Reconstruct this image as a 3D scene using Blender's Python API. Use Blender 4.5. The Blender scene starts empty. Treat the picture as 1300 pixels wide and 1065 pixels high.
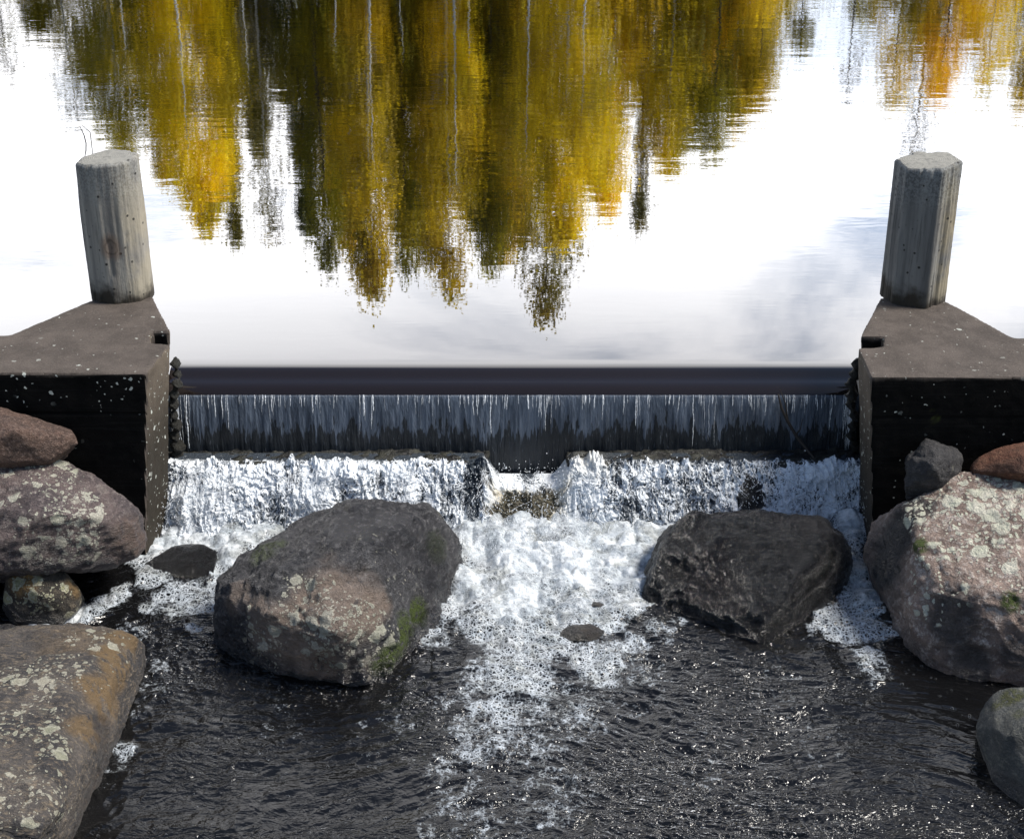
import bpy, bmesh, math, random
import numpy as np
from mathutils import Vector, noise as mnoise
from mathutils.bvhtree import BVHTree
random.seed(7); RS = np.random.RandomState(7)
R = math.radians
scn = bpy.context.scene
C = scn.collection
# ------------------------------------------------------------------ camera
H = 2.8; PITCH = R(25.6); F = 1950.0; CX, CY = 650.0, 487.5
cp, sp = math.cos(PITCH), math.sin(PITCH)
cd = bpy.data.cameras.new('camera'); cam = bpy.data.objects.new('camera', cd); C.objects.link(cam)
cam.location = (0, 0, H); cam.rotation_euler = (R(90)-PITCH, 0, 0)
cd.sensor_width = 36; cd.lens = 36*F/1300; cd.shift_y = -45/1300; cd.clip_end = 2000; cd.clip_start = .05
scn.camera = cam
def ray(px, py):
    u = (px-CX)/F; v = -(py-CY)/F
    return Vector((u, cp+v*sp, -sp+v*cp))
def P(px, py, z=-.5):
    d = ray(px, py); t = (z-H)/d.z
    return Vector((d.x*t, d.y*t, z))
def PY(px, py, y):
    d = ray(px, py); t = y/d.y
    return Vector((d.x*t, y, H+d.z*t))
def mirror_top(px, py, Y):              # a tree tip whose reflection in the pond shows at px,py
    d = ray(px, py); t = Y/d.y
    return d.x*t, -(H+d.z*t)
# ------------------------------------------------------------------ numpy noise
def _h(ix, iy, iz, s):
    h = (ix.astype(np.int64)*374761393 + iy.astype(np.int64)*668265263 + iz.astype(np.int64)*2147483647 + s*974634777) & 0xffffffff
    h = ((h ^ (h >> 13))*1274126177) & 0xffffffff
    h = ((h ^ (h >> 16))*2246822519) & 0xffffffff
    return ((h ^ (h >> 15)) & 0xffffff)/float(0xffffff)
def vn(x, y, z=0., s=0):
    x, y, z = np.broadcast_arrays(np.asarray(x, float), np.asarray(y, float), np.asarray(z, float))
    ix, iy, iz = np.floor(x), np.floor(y), np.floor(z)
    fx, fy, fz = x-ix, y-iy, z-iz
    q = lambda t: t*t*t*(t*(t*6-15)+10)
    u, v, w = q(fx), q(fy), q(fz)
    r = 0
    for a in (0, 1):
        for b in (0, 1):
            for c in (0, 1):
                r = r + (u if a else 1-u)*(v if b else 1-v)*(w if c else 1-w)*_h(ix+a, iy+b, iz+c, s)
    return r*2-1
def fbm(x, y, z=0., o=4, s=0, g=.5, ridge=False):
    r = 0; a = 1; f = 1; n = 0
    for k in range(o):
        t = vn(x*f, y*f, z*f if not np.isscalar(z) else z, s+k*17)
        if ridge: t = 1-2*np.abs(t)
        r = r+a*t; n += a; a *= g; f *= 2.03
    return r/n
def sstep(a, b, x):
    t = np.clip((x-a)/(b-a), 0, 1); return t*t*(3-2*t)
# ------------------------------------------------------------------ objects
def tag(o, label=None, cat=None, group=None, kind=None):
    for k, v in (('label', label), ('category', cat), ('group', group), ('kind', kind)):
        if v: o[k] = v
    return o
def link(name, me, mat, parent=None, smooth=True):
    o = bpy.data.objects.new(name, me); C.objects.link(o)
    if mat is not None and not me.materials: me.materials.append(mat)
    if smooth: me.polygons.foreach_set('use_smooth', np.ones(len(me.polygons), bool))
    if parent: o.parent = parent
    return o
def empty(name, loc=(0, 0, 0)):
    o = bpy.data.objects.new(name, None); o.location = loc; C.objects.link(o); return o
def npmesh(name, V, Fq):
    me = bpy.data.meshes.new(name); V = np.ascontiguousarray(V, np.float32); Fq = np.ascontiguousarray(Fq, np.int32)
    k = Fq.shape[1]
    me.vertices.add(len(V)); me.vertices.foreach_set('co', V.ravel())
    me.loops.add(Fq.size); me.loops.foreach_set('vertex_index', Fq.ravel())
    me.polygons.add(len(Fq)); me.polygons.foreach_set('loop_start', np.arange(0, Fq.size, k, dtype=np.int32))
    me.update(calc_edges=True); me.validate(); return me
def gridmesh(name, X, Y, Z):
    n, m = X.shape
    V = np.stack([X, Y, Z], -1).reshape(-1, 3)
    i = np.arange(n*m).reshape(n, m)
    Fq = np.stack([i[:-1, :-1], i[:-1, 1:], i[1:, 1:], i[1:, :-1]], -1).reshape(-1, 4)
    return npmesh(name, V, Fq)
def attr(me, name, arr):
    a = me.attributes.new(name, 'FLOAT', 'POINT'); a.data.foreach_set('value', np.ascontiguousarray(arr, np.float32).ravel())
# ------------------------------------------------------------------ node helper
class N:
    def __init__(s, name):
        s.m = bpy.data.materials.new(name); s.m.use_nodes = True
        s.t = s.m.node_tree; s.t.nodes.clear(); s.out = s.t.nodes.new('ShaderNodeOutputMaterial')
    def n(s, ty, **kw):
        nd = s.t.nodes.new(ty)
        ins = kw.pop('i', {})
        for k, v in kw.items(): setattr(nd, k, v)
        for k, v in ins.items():
            if isinstance(v, bpy.types.NodeSocket): s.t.links.new(v, nd.inputs[k])
            else: nd.inputs[k].default_value = v
        return nd
    def pos(s, sc=(1, 1, 1), obj=False, warp=None):
        v = s.n('ShaderNodeTexCoord').outputs['Object'] if obj else s.n('ShaderNodeNewGeometry').outputs['Position']
        return s.n('ShaderNodeMapping', i={'Vector': v, 'Scale': sc}).outputs[0]
    def noise(s, scale, detail=4, rough=.55, vec=None, dist=0):
        return s.n('ShaderNodeTexNoise', i={'Vector': vec or s.pos(), 'Scale': scale, 'Detail': detail, 'Roughness': rough, 'Distortion': dist}).outputs['Fac']
    def vor(s, scale, vec=None, feature='F1', out='Distance', rnd=1):
        return s.n('ShaderNodeTexVoronoi', feature=feature, i={'Vector': vec or s.pos(), 'Scale': scale, 'Randomness': rnd}).outputs[out]
    def math(s, op, a, b=0., c=None, clamp=False):
        i = {0: a, 1: b}
        if c is not None: i[2] = c
        return s.n('ShaderNodeMath', operation=op, use_clamp=clamp, i=i).outputs[0]
    def ramp(s, x, a, b, c=0., d=1.):
        return s.n('ShaderNodeMapRange', interpolation_type='SMOOTHSTEP', i={'Value': x, 'From Min': a, 'From Max': b, 'To Min': c, 'To Max': d}).outputs[0]
    def mix(s, f, a, b):
        f2 = lambda c: (*c, 1) if isinstance(c, tuple) and len(c) == 3 else c
        nd = s.t.nodes.new('ShaderNodeMix'); nd.data_type = 'RGBA'
        for k, v in ((0, f), (6, f2(a)), (7, f2(b))):
            if isinstance(v, bpy.types.NodeSocket): s.t.links.new(v, nd.inputs[k])
            else: nd.inputs[k].default_value = v
        return nd.outputs[2]
    def at(s, name): return s.n('ShaderNodeAttribute', attribute_name=name).outputs['Fac']
    def bump(s, h, dist, strength=1., normal=None):
        i = {'Height': h, 'Distance': dist, 'Strength': strength}
        if normal: i['Normal'] = normal
        return s.n('ShaderNodeBump', i=i).outputs[0]
    def bsdf(s, **kw):
        i = {k.replace('_', ' '): ((*v, 1) if isinstance(v, tuple) and len(v) == 3 else v) for k, v in kw.items()}
        return s.n('ShaderNodeBsdfPrincipled', i=i).outputs[0]
    def fin(s, sh):
        s.t.links.new(sh, s.out.inputs[0]); return s.m
# ------------------------------------------------------------------ rock materials
def rock_mat(name, c1, c2, c3, lich=(.43, .40, .33), wet=.0, scale=1., rough=.75, moss=(.06, .085, .012), gold=(.30, .15, .035), lsc=17, bump=1., grain=(1, 1, 1), gr=.36):
    m = N(name)
    p = m.pos(); pg = m.pos(grain)
    n1 = m.noise(5*scale, 6, .65, p, .6); n2 = m.noise(34*scale, 6, .7, pg); n3 = m.noise(150, 3, .7, p)
    col = m.mix(m.ramp(n1, .38, .62), c1, c2)
    col = m.mix(m.ramp(n2, .48, .68), col, c3)
    col = m.mix(m.ramp(n3, .35, .75, 0, .55), col, tuple(x*.35 for x in c1))
    gm = m.math('MULTIPLY', m.at('gold'), m.ramp(m.noise(26, 6, .75, m.pos((1, .8, .35))), gr, gr+.16))
    col = m.mix(gm, col, gold)
    # crustose lichen: rounded patches with noisy rims, two sizes
    wv = m.n('ShaderNodeTexNoise', i={'Vector': p, 'Scale': 26., 'Detail': 3.}).outputs['Color']
    wp = m.n('ShaderNodeVectorMath', operation='SCALE', i={0: wv, 'Scale': .035}).outputs[0]
    pv = m.n('ShaderNodeVectorMath', operation='ADD', i={0: p, 1: wp}).outputs[0]
    lm = None; rim = None
    for sc_, thr in ((lsc, .5), (lsc*2.3, .42), (lsc*5, .42)):
        v = m.n('ShaderNodeTexVoronoi', i={'Vector': pv, 'Scale': float(sc_)})
        cellr = m.n('ShaderNodeSeparateColor', i={0: v.outputs['Color']}).outputs[0]
        keep = m.ramp(m.math('SUBTRACT', m.at('lichen'), cellr), -.02, .04)
        d = m.math('ADD', v.outputs['Distance'], m.math('MULTIPLY', m.math('SUBTRACT', n2, .5), .6))
        patch = m.math('MULTIPLY', keep, m.ramp(d, thr, thr-.08))
        lm = patch if lm is None else m.math('MAXIMUM', lm, patch)
        rr = m.math('MULTIPLY', patch, m.ramp(d, thr-.24, thr-.08))
        rim = rr if rim is None else m.math('MAXIMUM', rim, rr)
    lc = m.mix(m.ramp(n1, .4, .6), lich, tuple(min(1, x*y) for x, y in zip(lich, (.8, .86, .8))))
    lc = m.mix(m.math('MULTIPLY', rim, .55), lc, (.62, .60, .50))
    lc = m.mix(m.ramp(n3, .5, .7, 0, .5), lc, tuple(x*.45 for x in lich))
    col = m.mix(lm, col, lc)
    mossm = m.math('MULTIPLY', m.at('moss'), m.ramp(m.noise(60, 4, .6), .36, .5))
    col = m.mix(mossm, col, m.mix(m.noise(220, 2), tuple(x*.4 for x in moss), tuple(x*1.9 for x in moss)))
    wt = m.at('wet')
    col = m.mix(wt, col, m.n('ShaderNodeMix', data_type='RGBA', blend_type='MULTIPLY', i={0: 1., 6: col, 7: (.42, .40, .40, 1)}).outputs[2])
    rg = m.math('SUBTRACT', m.math('ADD', rough, m.math('MULTIPLY', n3, .1)), m.math('MULTIPLY', wt, .48))
    h = m.math('ADD', m.math('MULTIPLY', n2, 1.1), m.math('MULTIPLY', n3, .42))
    h = m.math('ADD', h, m.math('MULTIPLY', lm, .3))
    h = m.math('ADD', h, m.math('MULTIPLY', mossm, m.noise(260, 2)))
    rg1 = m.math('ABSOLUTE', m.math('SUBTRACT', m.noise(30*scale, 5, .62, m.pos(tuple(g*k_ for g, k_ in zip(grain, (.8, 1, 1.5)))), 1.0), .5))
    h = m.math('SUBTRACT', h, m.math('MULTIPLY', rg1, 1.6))
    crack = m.ramp(m.vor(6.5*scale, pv, 'DISTANCE_TO_EDGE'), 0, .02)
    h = m.math('ADD', h, m.math('MULTIPLY', crack, .1))
    nb = m.bump(h, .020*bump, 1.)
    return m.fin(m.bsdf(Base_Color=col, Roughness=rg, Normal=nb, Specular_IOR_Level=m.math('ADD', .5, m.math('MULTIPLY', wt, .5))))
M_A = rock_mat('gray_boulder_stone', (.062, .060, .064), (.022, .021, .024), (.19, .185, .185), grain=(1, 1, 2.2), rough=.48, gold=(.27, .205, .16), gr=.30)
M_A2 = rock_mat('reddish_boulder_stone', (.11, .075, .065), (.055, .043, .04), (.2, .165, .14), gold=(.22, .15, .06))
M_B = rock_mat('wet_dark_boulder_stone', (.017, .014, .014), (.008, .007, .007), (.040, .038, .039), rough=.60, bump=1.7, scale=.9, lich=(.2, .2, .2))
M_C = rock_mat('mauve_boulder_stone', (.20, .15, .14), (.09, .072, .075), (.32, .27, .25), lich=(.52, .49, .41), grain=(1, 1, 2.5))
M_D = rock_mat('banded_boulder_stone', (.15, .13, .115), (.05, .048, .052), (.34, .27, .19), lich=(.50, .46, .36), gold=(.22, .145, .07), grain=(1, 2.2, 2.2))
M_E = rock_mat('brown_granite_stone', (.19, .115, .085), (.11, .07, .055), (.36, .25, .2), scale=2.2)
M_F = rock_mat('mottled_stone', (.075, .06, .045), (.03, .028, .024), (.16, .13, .09), lich=(.4, .37, .22), gold=(.3, .18, .06))
M_I = rock_mat('pink_boulder_stone', (.40, .30, .25), (.20, .145, .12), (.68, .60, .54), lich=(.70, .67, .56), gold=(.035, .032, .033), lsc=13, gr=.22)
M_J = rock_mat('green_gray_stone', (.11, .115, .11), (.055, .06, .06), (.19, .19, .16), moss=(.06, .065, .015), grain=(1, 1, 2))
M_K = rock_mat('charcoal_stone', (.05, .048, .05), (.03, .028, .03), (.09, .085, .085))
M_L = rock_mat('rust_stone', (.17, .065, .035), (.11, .05, .03), (.24, .12, .07))
# ------------------------------------------------------------------ rocks
def hullmesh(bm, pts):
    vs = [bm.verts.new(p) for p in pts]
    r = bmesh.ops.convex_hull(bm, input=vs)
    dead = [g for g in r['geom_interior'] + r['geom_unused'] if isinstance(g, bmesh.types.BMVert)]
    if dead: bmesh.ops.delete(bm, geom=list(set(dead)), context='VERTS')
def rock(name, label, hulls, mat, voxel=.009, smooth=14, amp=.02, fr=4.5, fine=.004, ridge=.0, strata=0., dents=(), spots=(), waterline=-.5, wetband=.05, seed=1, category='rock', group=None, lich=0., facets=12, chip=.03):
    bm = bmesh.new()
    for h in hulls: hullmesh(bm, h)
    me = bpy.data.meshes.new(name+'_raw'); bm.to_mesh(me); bm.free()
    o = bpy.data.objects.new(name+'_raw', me); C.objects.link(o)
    r = o.modifiers.new('r', 'REMESH'); r.mode = 'VOXEL'; r.voxel_size = voxel
    s = o.modifiers.new('s', 'SMOOTH'); s.factor = .5; s.iterations = smooth
    dg = bpy.context.evaluated_depsgraph_get(); ev = o.evaluated_get(dg)
    m2 = bpy.data.meshes.new_from_object(ev); bpy.data.objects.remove(o); bpy.data.meshes.remove(me)
    n = len(m2.vertices); V = np.empty(n*3, np.float32); m2.vertices.foreach_get('co', V); V = V.reshape(-1, 3).astype(float)
    Nn = np.empty(n*3, np.float32); m2.vertex_normals.foreach_get('vector', Nn); Nn = Nn.reshape(-1, 3)
    rs = np.random.RandomState(seed+999); ext = V.max(0)-V.min(0); big = ext.max()
    for _ in range(facets):
        nrm = rs.normal(0, 1, 3)*np.array((1, 1, .9)); nrm /= np.linalg.norm(nrm)
        if nrm[2] < -.3: nrm[2] *= -1
        pr = V@nrm; lim = pr.max()-chip*big*rs.uniform(.3, 1.); ov = np.maximum(pr-lim, 0)
        V = V-(ov*.9)[:, None]*nrm
    x, y, z = V.T
    wx = x+.06*vn(x*6, y*6, z*6, seed+5); wz = z+.06*vn(x*6, y*6, z*6, seed+9)
    d = amp*fbm(wx*fr, y*fr, wz*fr, 4, seed) + 1.5*fine*fbm(wx*24+.8*vn(x*12, y*12, z*12, 8), y*24, wz*40, 4, seed+40, .62) - .55*fine*np.maximum(0, fbm(wx*16, y*16, wz*30, 3, seed+50, .6, ridge=True))**2*2
    d = d + ridge*fbm(wx*7, y*7, wz*13, 3, seed+80, ridge=True)
    if strata: d = d+strata*np.abs(vn(x*3+z*22+2*vn(x*5, y*5, z*5, 3), y*5+z*7, z*12, seed+7))
    for (c, rad, dep) in dents:
        q = np.linalg.norm(V-np.array(c), axis=1)/rad; d = d-dep*np.exp(-q*q*2)
    V = V+Nn*d[:, None]
    m2.vertices.foreach_set('co', V.astype(np.float32).ravel()); m2.update()
    o = link(name, m2, mat)
    # move origin to the base centre
    b = Vector((float(V[:, 0].mean()), float(V[:, 1].mean()), float(V[:, 2].min())))
    V2 = V-np.array(b); m2.vertices.foreach_set('co', V2.astype(np.float32).ravel()); m2.update(); o.location = b
    tri = [tuple(p.vertices) for p in m2.polygons]
    bvh = BVHTree.FromPolygons([tuple(v) for v in V], tri)
    A = {k: np.zeros(n) for k in ('lichen', 'moss', 'gold', 'wet')}
    A['lichen'] += lich
    wn = vn(x*9, y*9, z*9, 77)
    A['wet'] = sstep(waterline+wetband*1.6+.03*wn, waterline+wetband*.5+.03*wn, V[:, 2])
    for (kind, px, py, rpx, st) in spots:
        hit = bvh.ray_cast(Vector((0, 0, H)), ray(px, py).normalized())
        if hit[0] is None: continue
        c = np.array(hit[0]); rr = rpx*hit[3]/F
        q = np.linalg.norm(V-c, axis=1)/rr + .35*vn(x*12, y*12, z*12, 31)
        A[kind] = np.maximum(A[kind], st*sstep(1.25, .6, q))
    for k, v in A.items(): attr(m2, k, np.clip(v, 0, 1))
    return tag(o, label, category, group)
WL = -.5
def pts(*a): return [P(*q) if not (len(q) == 4) else PY(q[0], q[1], q[2]) for q in a]
# big boulder left of centre, with a reddish lobe in front
rock('boulder', 'largest gray boulder left of centre in the stream, lichen and moss on its rounded front', [
    pts((262, 795, -.50), (258, 838, -.62), (300, 848, -.62), (430, 892, -.64), (505, 868, -.64), (545, 800, -.6), (588, 760, -.6), (588, 700, -.5),
        (266, 748, -.33), (324, 688, -.24), (405, 645, -.17), (450, 634, -.16), (545, 640, -.22), (576, 685, -.36), (572, 740, -.47), (538, 800, -.47), (515, 830, -.48),
        (345, 735, -.20), (470, 700, -.14), (300, 790, -.36), (360, 850, -.47), (470, 865, -.47), (565, 660, -.6), (400, 700, -.6), (340, 780, -.24), (500, 790, -.33)),
    pts((352, 752, -.24), (400, 730, -.17), (472, 728, -.18), (506, 748, -.235), (513, 800, -.34), (495, 850, -.47), (440, 872, -.49), (380, 858, -.47), (350, 820, -.38), (342, 780, -.28), (430, 800, -.235), (430, 790, -.55))],
    M_A, amp=.018, fr=5, fine=.008, ridge=.013, smooth=7, facets=14, chip=.022, seed=3, category='boulder',
    dents=[(P(360, 738, -.22), .028, .02), (P(385, 722, -.20), .028, .02), (P(415, 716, -.18), .028, .018), (P(450, 714, -.18), .028, .018), (P(490, 722, -.2), .03, .02), (P(514, 745, -.26), .03, .025), (P(455, 672, -.19), .10, .03), (P(535, 770, -.38), .09, .03), (P(420, 690, -.2), .07, .015)],
    spots=[('lichen', 425, 800, 62, .6), ('lichen', 390, 760, 45, .4), ('lichen', 480, 820, 40, .45), ('lichen', 330, 820, 40, .35), ('lichen', 500, 720, 60, .05), ('moss', 513, 808, 30, 1), ('moss', 500, 838, 26, 1), ('moss', 527, 778, 20, 1),
           ('moss', 335, 700, 22, .5), ('moss', 352, 690, 14, .6), ('moss', 555, 695, 22, .35), ('gold', 430, 765, 70, .75), ('gold', 350, 810, 50, .7), ('gold', 300, 760, 25, .5), ('gold', 400, 835, 40, .9),
           ('wet', 550, 720, 50, .8), ('wet', 480, 665, 80, .6), ('wet', 400, 690, 60, .5), ('wet', 300, 830, 50, .6), ('wet', 420, 870, 60, .7)], wetband=.05)
rock('boulder', 'black wet boulder with a flat glossy top, right of centre below the falls', [
    pts((845, 668, -.30), (880, 652, -.26), (960, 648, -.24), (1040, 655, -.27), (1068, 672, -.31), (1078, 712, -.42), (1062, 752, -.5), (1020, 790, -.52), (968, 832, -.56),
        (945, 815, -.52), (905, 808, -.54), (850, 785, -.55), (812, 766, -.54), (826, 740, -.45), (842, 700, -.37), (1040, 700, -.30), (990, 760, -.37), (955, 800, -.46), (1085, 730, -.66), (960, 850, -.68), (800, 770, -.66), (850, 690, -.66), (1060, 700, -.66),
        (900, 770, -.45))],
    M_B, amp=.012, fr=6, fine=.0058, ridge=.014, smooth=3, strata=.006, chip=.025, spots=[('wet', 940, 730, 200, 1)], seed=11, category='boulder',
    dents=[(P(920, 735, -.38), .12, .035), (P(860, 720, -.38), .07, .015), (P(1045, 760, -.42), .09, .03)], wetband=.3)
rock('boulder', 'large mauve boulder with pale lichen crust at left, against the concrete pier', [
    pts((-60, 640, -.05), (-40, 575, .02), (30, 572, .02), (85, 590, -.02), (145, 618, -.08), (184, 646, -.15), (193, 672, -.2), (180, 706, -.28), (140, 724, -.33), (90, 722, -.28),
        (20, 712, -.22), (-60, 725, -.22), (60, 650, -.02), (120, 660, -.08), (-60, 740, -.45), (160, 700, -.42), (60, 640, -.45), (100, 720, -.40))],
    M_C, amp=.018, fr=4, fine=.007, ridge=.010, smooth=8, seed=21, category='boulder',
    spots=[('lichen', 95, 650, 38, .75), ('lichen', 60, 600, 45, .35), ('lichen', 108, 690, 28, .7), ('lichen', 50, 705, 35, .4), ('lichen', 0, 585, 50, .45), ('lichen', 30, 650, 40, .12), ('gold', 160, 690, 30, .2), ('wet', 165, 690, 40, .6), ('wet', 60, 722, 40, .8), ('wet', 120, 722, 40, .8)], waterline=-.45)  # wet mask also sets the bottom edge darker
rock('boulder', 'flat-topped banded boulder with a golden side, bottom left corner', [
    pts((-60, 830, -.30), (-40, 808, -.30), (80, 793, -.30), (150, 791, -.31), (172, 803, -.36), (180, 835, -.44), (168, 900, -.5), (130, 975, -.55), (90, 1070, -.55),
        (100, 860, -.24), (60, 960, -.2), (40, 1060, -.18), (-60, 960, -.18), (-60, 1060, -.18), (118, 850, -.26), (186, 850, -.62), (120, 1000, -.66), (60, 1120, -.6), (-80, 1120, -.6), (0, 800, -.6), (75, 1030, -.25))],
    M_D, amp=.016, fr=4, fine=.007, ridge=.011, smooth=5, strata=.006, seed=31, category='boulder',
    spots=[('lichen', 70, 850, 55, .45), ('lichen', 30, 910, 50, .3), ('lichen', 120, 810, 40, .2), ('lichen', 20, 860, 40, .3), ('lichen', 70, 950, 30, .4), ('lichen', 30, 1010, 60, .3), ('gold', 145, 840, 34, 1), ('gold', 128, 880, 36, 1), ('gold', 112, 925, 28, .9), ('gold', 160, 812, 26, .9), ('gold', 90, 808, 50, .35), ('wet', 130, 940, 34, .8), ('wet', 45, 815, 30, .5)], wetband=.04)
rock('rock', 'brown granite rock resting against the left pier above the lichen boulder', [
    pts((-60, 513, 5.27, 0), (0, 516, 5.26, 0), (50, 535, 5.25, 0), (98, 547, 5.22, 0), (104, 556, 5.18, 0), (80, 572, 5.12, 0), (60, 586, 5.08, 0), (-60, 590, 5.0, 0), (20, 545, 5.05, 0), (0, 620, 5.2, 0), (70, 600, 5.25, 0))],
    M_E, amp=.01, fine=.003, smooth=6, seed=41, voxel=.008)
rock('rock', 'small mottled lichen rock wedged under the left mauve boulder', [
    pts((8, 735, -.33), (40, 722, -.3), (90, 728, -.32), (104, 750, -.38), (98, 778, -.45), (75, 796, -.5), (20, 790, -.48), (5, 765, -.42), (110, 770, -.6), (60, 805, -.6), (0, 780, -.6), (50, 740, -.55), (55, 755, -.35))],
    M_F, amp=.012, fine=.004, smooth=6, seed=51, voxel=.008, lich=.2, spots=[('lichen', 40, 750, 30, .5), ('gold', 35, 735, 20, .9), ('gold', 95, 745, 15, .5)])
rock('rock', 'small black wet stone at the left edge above the banded boulder', [
    pts((-30, 795, -.42), (10, 790, -.42), (34, 797, -.45), (30, 812, -.5), (-30, 815, -.5), (10, 800, -.6), (0, 800, -.41))],
    M_K, amp=.006, fine=.003, smooth=4, seed=55, voxel=.007, wetband=.2)
rock('rock', 'low black wet rock awash in foam between the two left boulders', [
    pts((186, 712, -.48), (215, 695, -.455), (255, 690, -.45), (276, 700, -.47), (272, 728, -.505), (230, 738, -.515), (190, 730, -.51), (240, 715, -.455), (180, 730, -.6), (280, 735, -.6), (230, 690, -.6))],
    M_B, amp=.012, fine=.006, smooth=3, seed=61, voxel=.007, wetband=.3)
rock('boulder', 'big pink lichen-crusted boulder at right beside the concrete pier', [
    pts((1132, 632, -.16), (1170, 612, -.08), (1225, 600, -.03), (1290, 590, .0), (1370, 600, .0), (1112, 660, -.27), (1103, 700, -.38), (1125, 745, -.46), (1150, 800, -.47), (1152, 830, -.5),
        (1200, 855, -.5), (1300, 870, -.5), (1380, 880, -.5), (1150, 640, -.13), (1165, 700, -.17), (1185, 740, -.22), (1300, 760, -.18), (1380, 740, -.16), (1160, 770, -.32), (1230, 800, -.32), (1310, 810, -.3),
        (1100, 720, -.66), (1145, 850, -.66), (1250, 900, -.66), (1380, 900, -.66), (1200, 640, -.5))],
    M_I, amp=.020, fr=4.5, fine=.008, ridge=.012, smooth=6, facets=16, chip=.035, seed=71, category='boulder',
    dents=[(P(1235, 838, -.43), .06, .03), (P(1275, 765, -.3), .05, .015)],
    spots=[('lichen', 1270, 625, 60, .85), ('lichen', 1200, 640, 50, .6), ('lichen', 1250, 690, 70, .45), ('lichen', 1190, 720, 50, .2), ('lichen', 1290, 740, 40, .15), ('lichen', 1180, 770, 30, .2), ('gold', 1135, 690, 42, 1), ('gold', 1120, 730, 30, 1), ('gold', 1150, 650, 28, .9), ('gold', 1210, 790, 40, .8),
           ('gold', 1290, 830, 30, .8), ('gold', 1235, 836, 30, .8), ('moss', 1166, 690, 12, 1), ('moss', 1282, 765, 12, 1), ('wet', 1120, 700, 46, 1), ('wet', 1135, 745, 34, 1), ('wet', 1220, 840, 50, .5), ('gold', 1210, 775, 30, .6), ('gold', 1290, 830, 30, .5)], wetband=.04)  # gold and wet masks set the left side and lower front darker
rock('rock', 'gray-green smooth rock in the bottom right corner', [
    pts((1245, 888, -.36), (1270, 870, -.33), (1330, 862, -.32), (1400, 870, -.32), (1238, 920, -.42), (1248, 960, -.48), (1262, 1000, -.52), (1330, 1040, -.5), (1400, 1060, -.5), (1275, 925, -.33), (1330, 935, -.3), (1240, 960, -.66), (1300, 1090, -.66), (1400, 1100, -.66), (1300, 900, -.6))],
    M_J, amp=.010, fine=.003, smooth=5, seed=81, ridge=.004, spots=[('moss', 1285, 885, 14, .9), ('moss', 1265, 895, 8, .8), ('moss', 1295, 905, 10, .5)], wetband=.03)
rock('rock', 'charcoal angular rock at the foot of the right pier', [
    pts((1154, 562, 5.24, 0), (1168, 557, 5.25, 0), (1205, 559, 5.25, 0), (1222, 574, 5.2, 0), (1216, 596, 5.12, 0), (1190, 604, 5.05, 0), (1150, 612, 5.08, 0), (1148, 650, 5.15, 0), (1215, 640, 5.15, 0), (1185, 580, 5.06, 0))],
    M_K, amp=.008, fine=.006, smooth=1, facets=16, chip=.07, seed=91, strata=.015, voxel=.007)
rock('rock', 'rust-red rock behind the pink boulder at the right edge', [
    pts((1232, 580, 5.2, 0), (1250, 569, 5.22, 0), (1300, 560, 5.22, 0), (1380, 560, 5.22, 0), (1225, 600, 5.12, 0), (1300, 602, 5.0, 0), (1380, 605, 5.0, 0), (1300, 640, 5.2, 0), (1240, 625, 5.2, 0), (1300, 578, 5.05, 0))],
    M_L, amp=.008, fine=.003, smooth=6, seed=95, voxel=.008)
rock('rock', 'jagged black rock poking through the lower falls behind the flat wet boulder', [
    pts((935, 612, -.36), (948, 598, -.31), (962, 602, -.32), (975, 625, -.38), (985, 655, -.48), (925, 655, -.48), (920, 640, -.55), (985, 665, -.6), (950, 640, -.38), (950, 600, -.55))],
    M_B, amp=.008, fine=.005, smooth=2, seed=97, voxel=.006, wetband=.4)
rock('rock', 'small black stone under the right pier beside the splash', [
    pts((1098, 652, -.4), (1106, 640, -.36), (1120, 645, -.37), (1122, 670, -.45), (1100, 672, -.48), (1110, 690, -.6), (1095, 680, -.6))],
    M_K, amp=.005, fine=.003, smooth=3, seed=98, voxel=.006, wetband=.3)
for k, (cx, cy, w, hgt, lab) in enumerate([(738, 802, 34, 12, 'largest flat brown stone just breaking the foam in mid stream'), (1130, 775, 18, 16, 'small dark stone in the froth below the right-hand channel'), (757, 768, 14, 6, 'tiny olive stone showing in the white foam of mid stream')]):
    rock('stone', lab, [pts((cx-w, cy+4, -.50), (cx-w*.5, cy-hgt*.8, -.485), (cx+w*.4, cy-hgt, -.48), (cx+w, cy, -.50), (cx+w*.6, cy+hgt, -.51), (cx-w*.5, cy+hgt, -.51), (cx, cy, -.478), (cx, cy, -.6))],
         M_F if k != 1 else M_B, amp=.006, fine=.003, smooth=2, seed=100+k, voxel=.006, wetband=.3)
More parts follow.
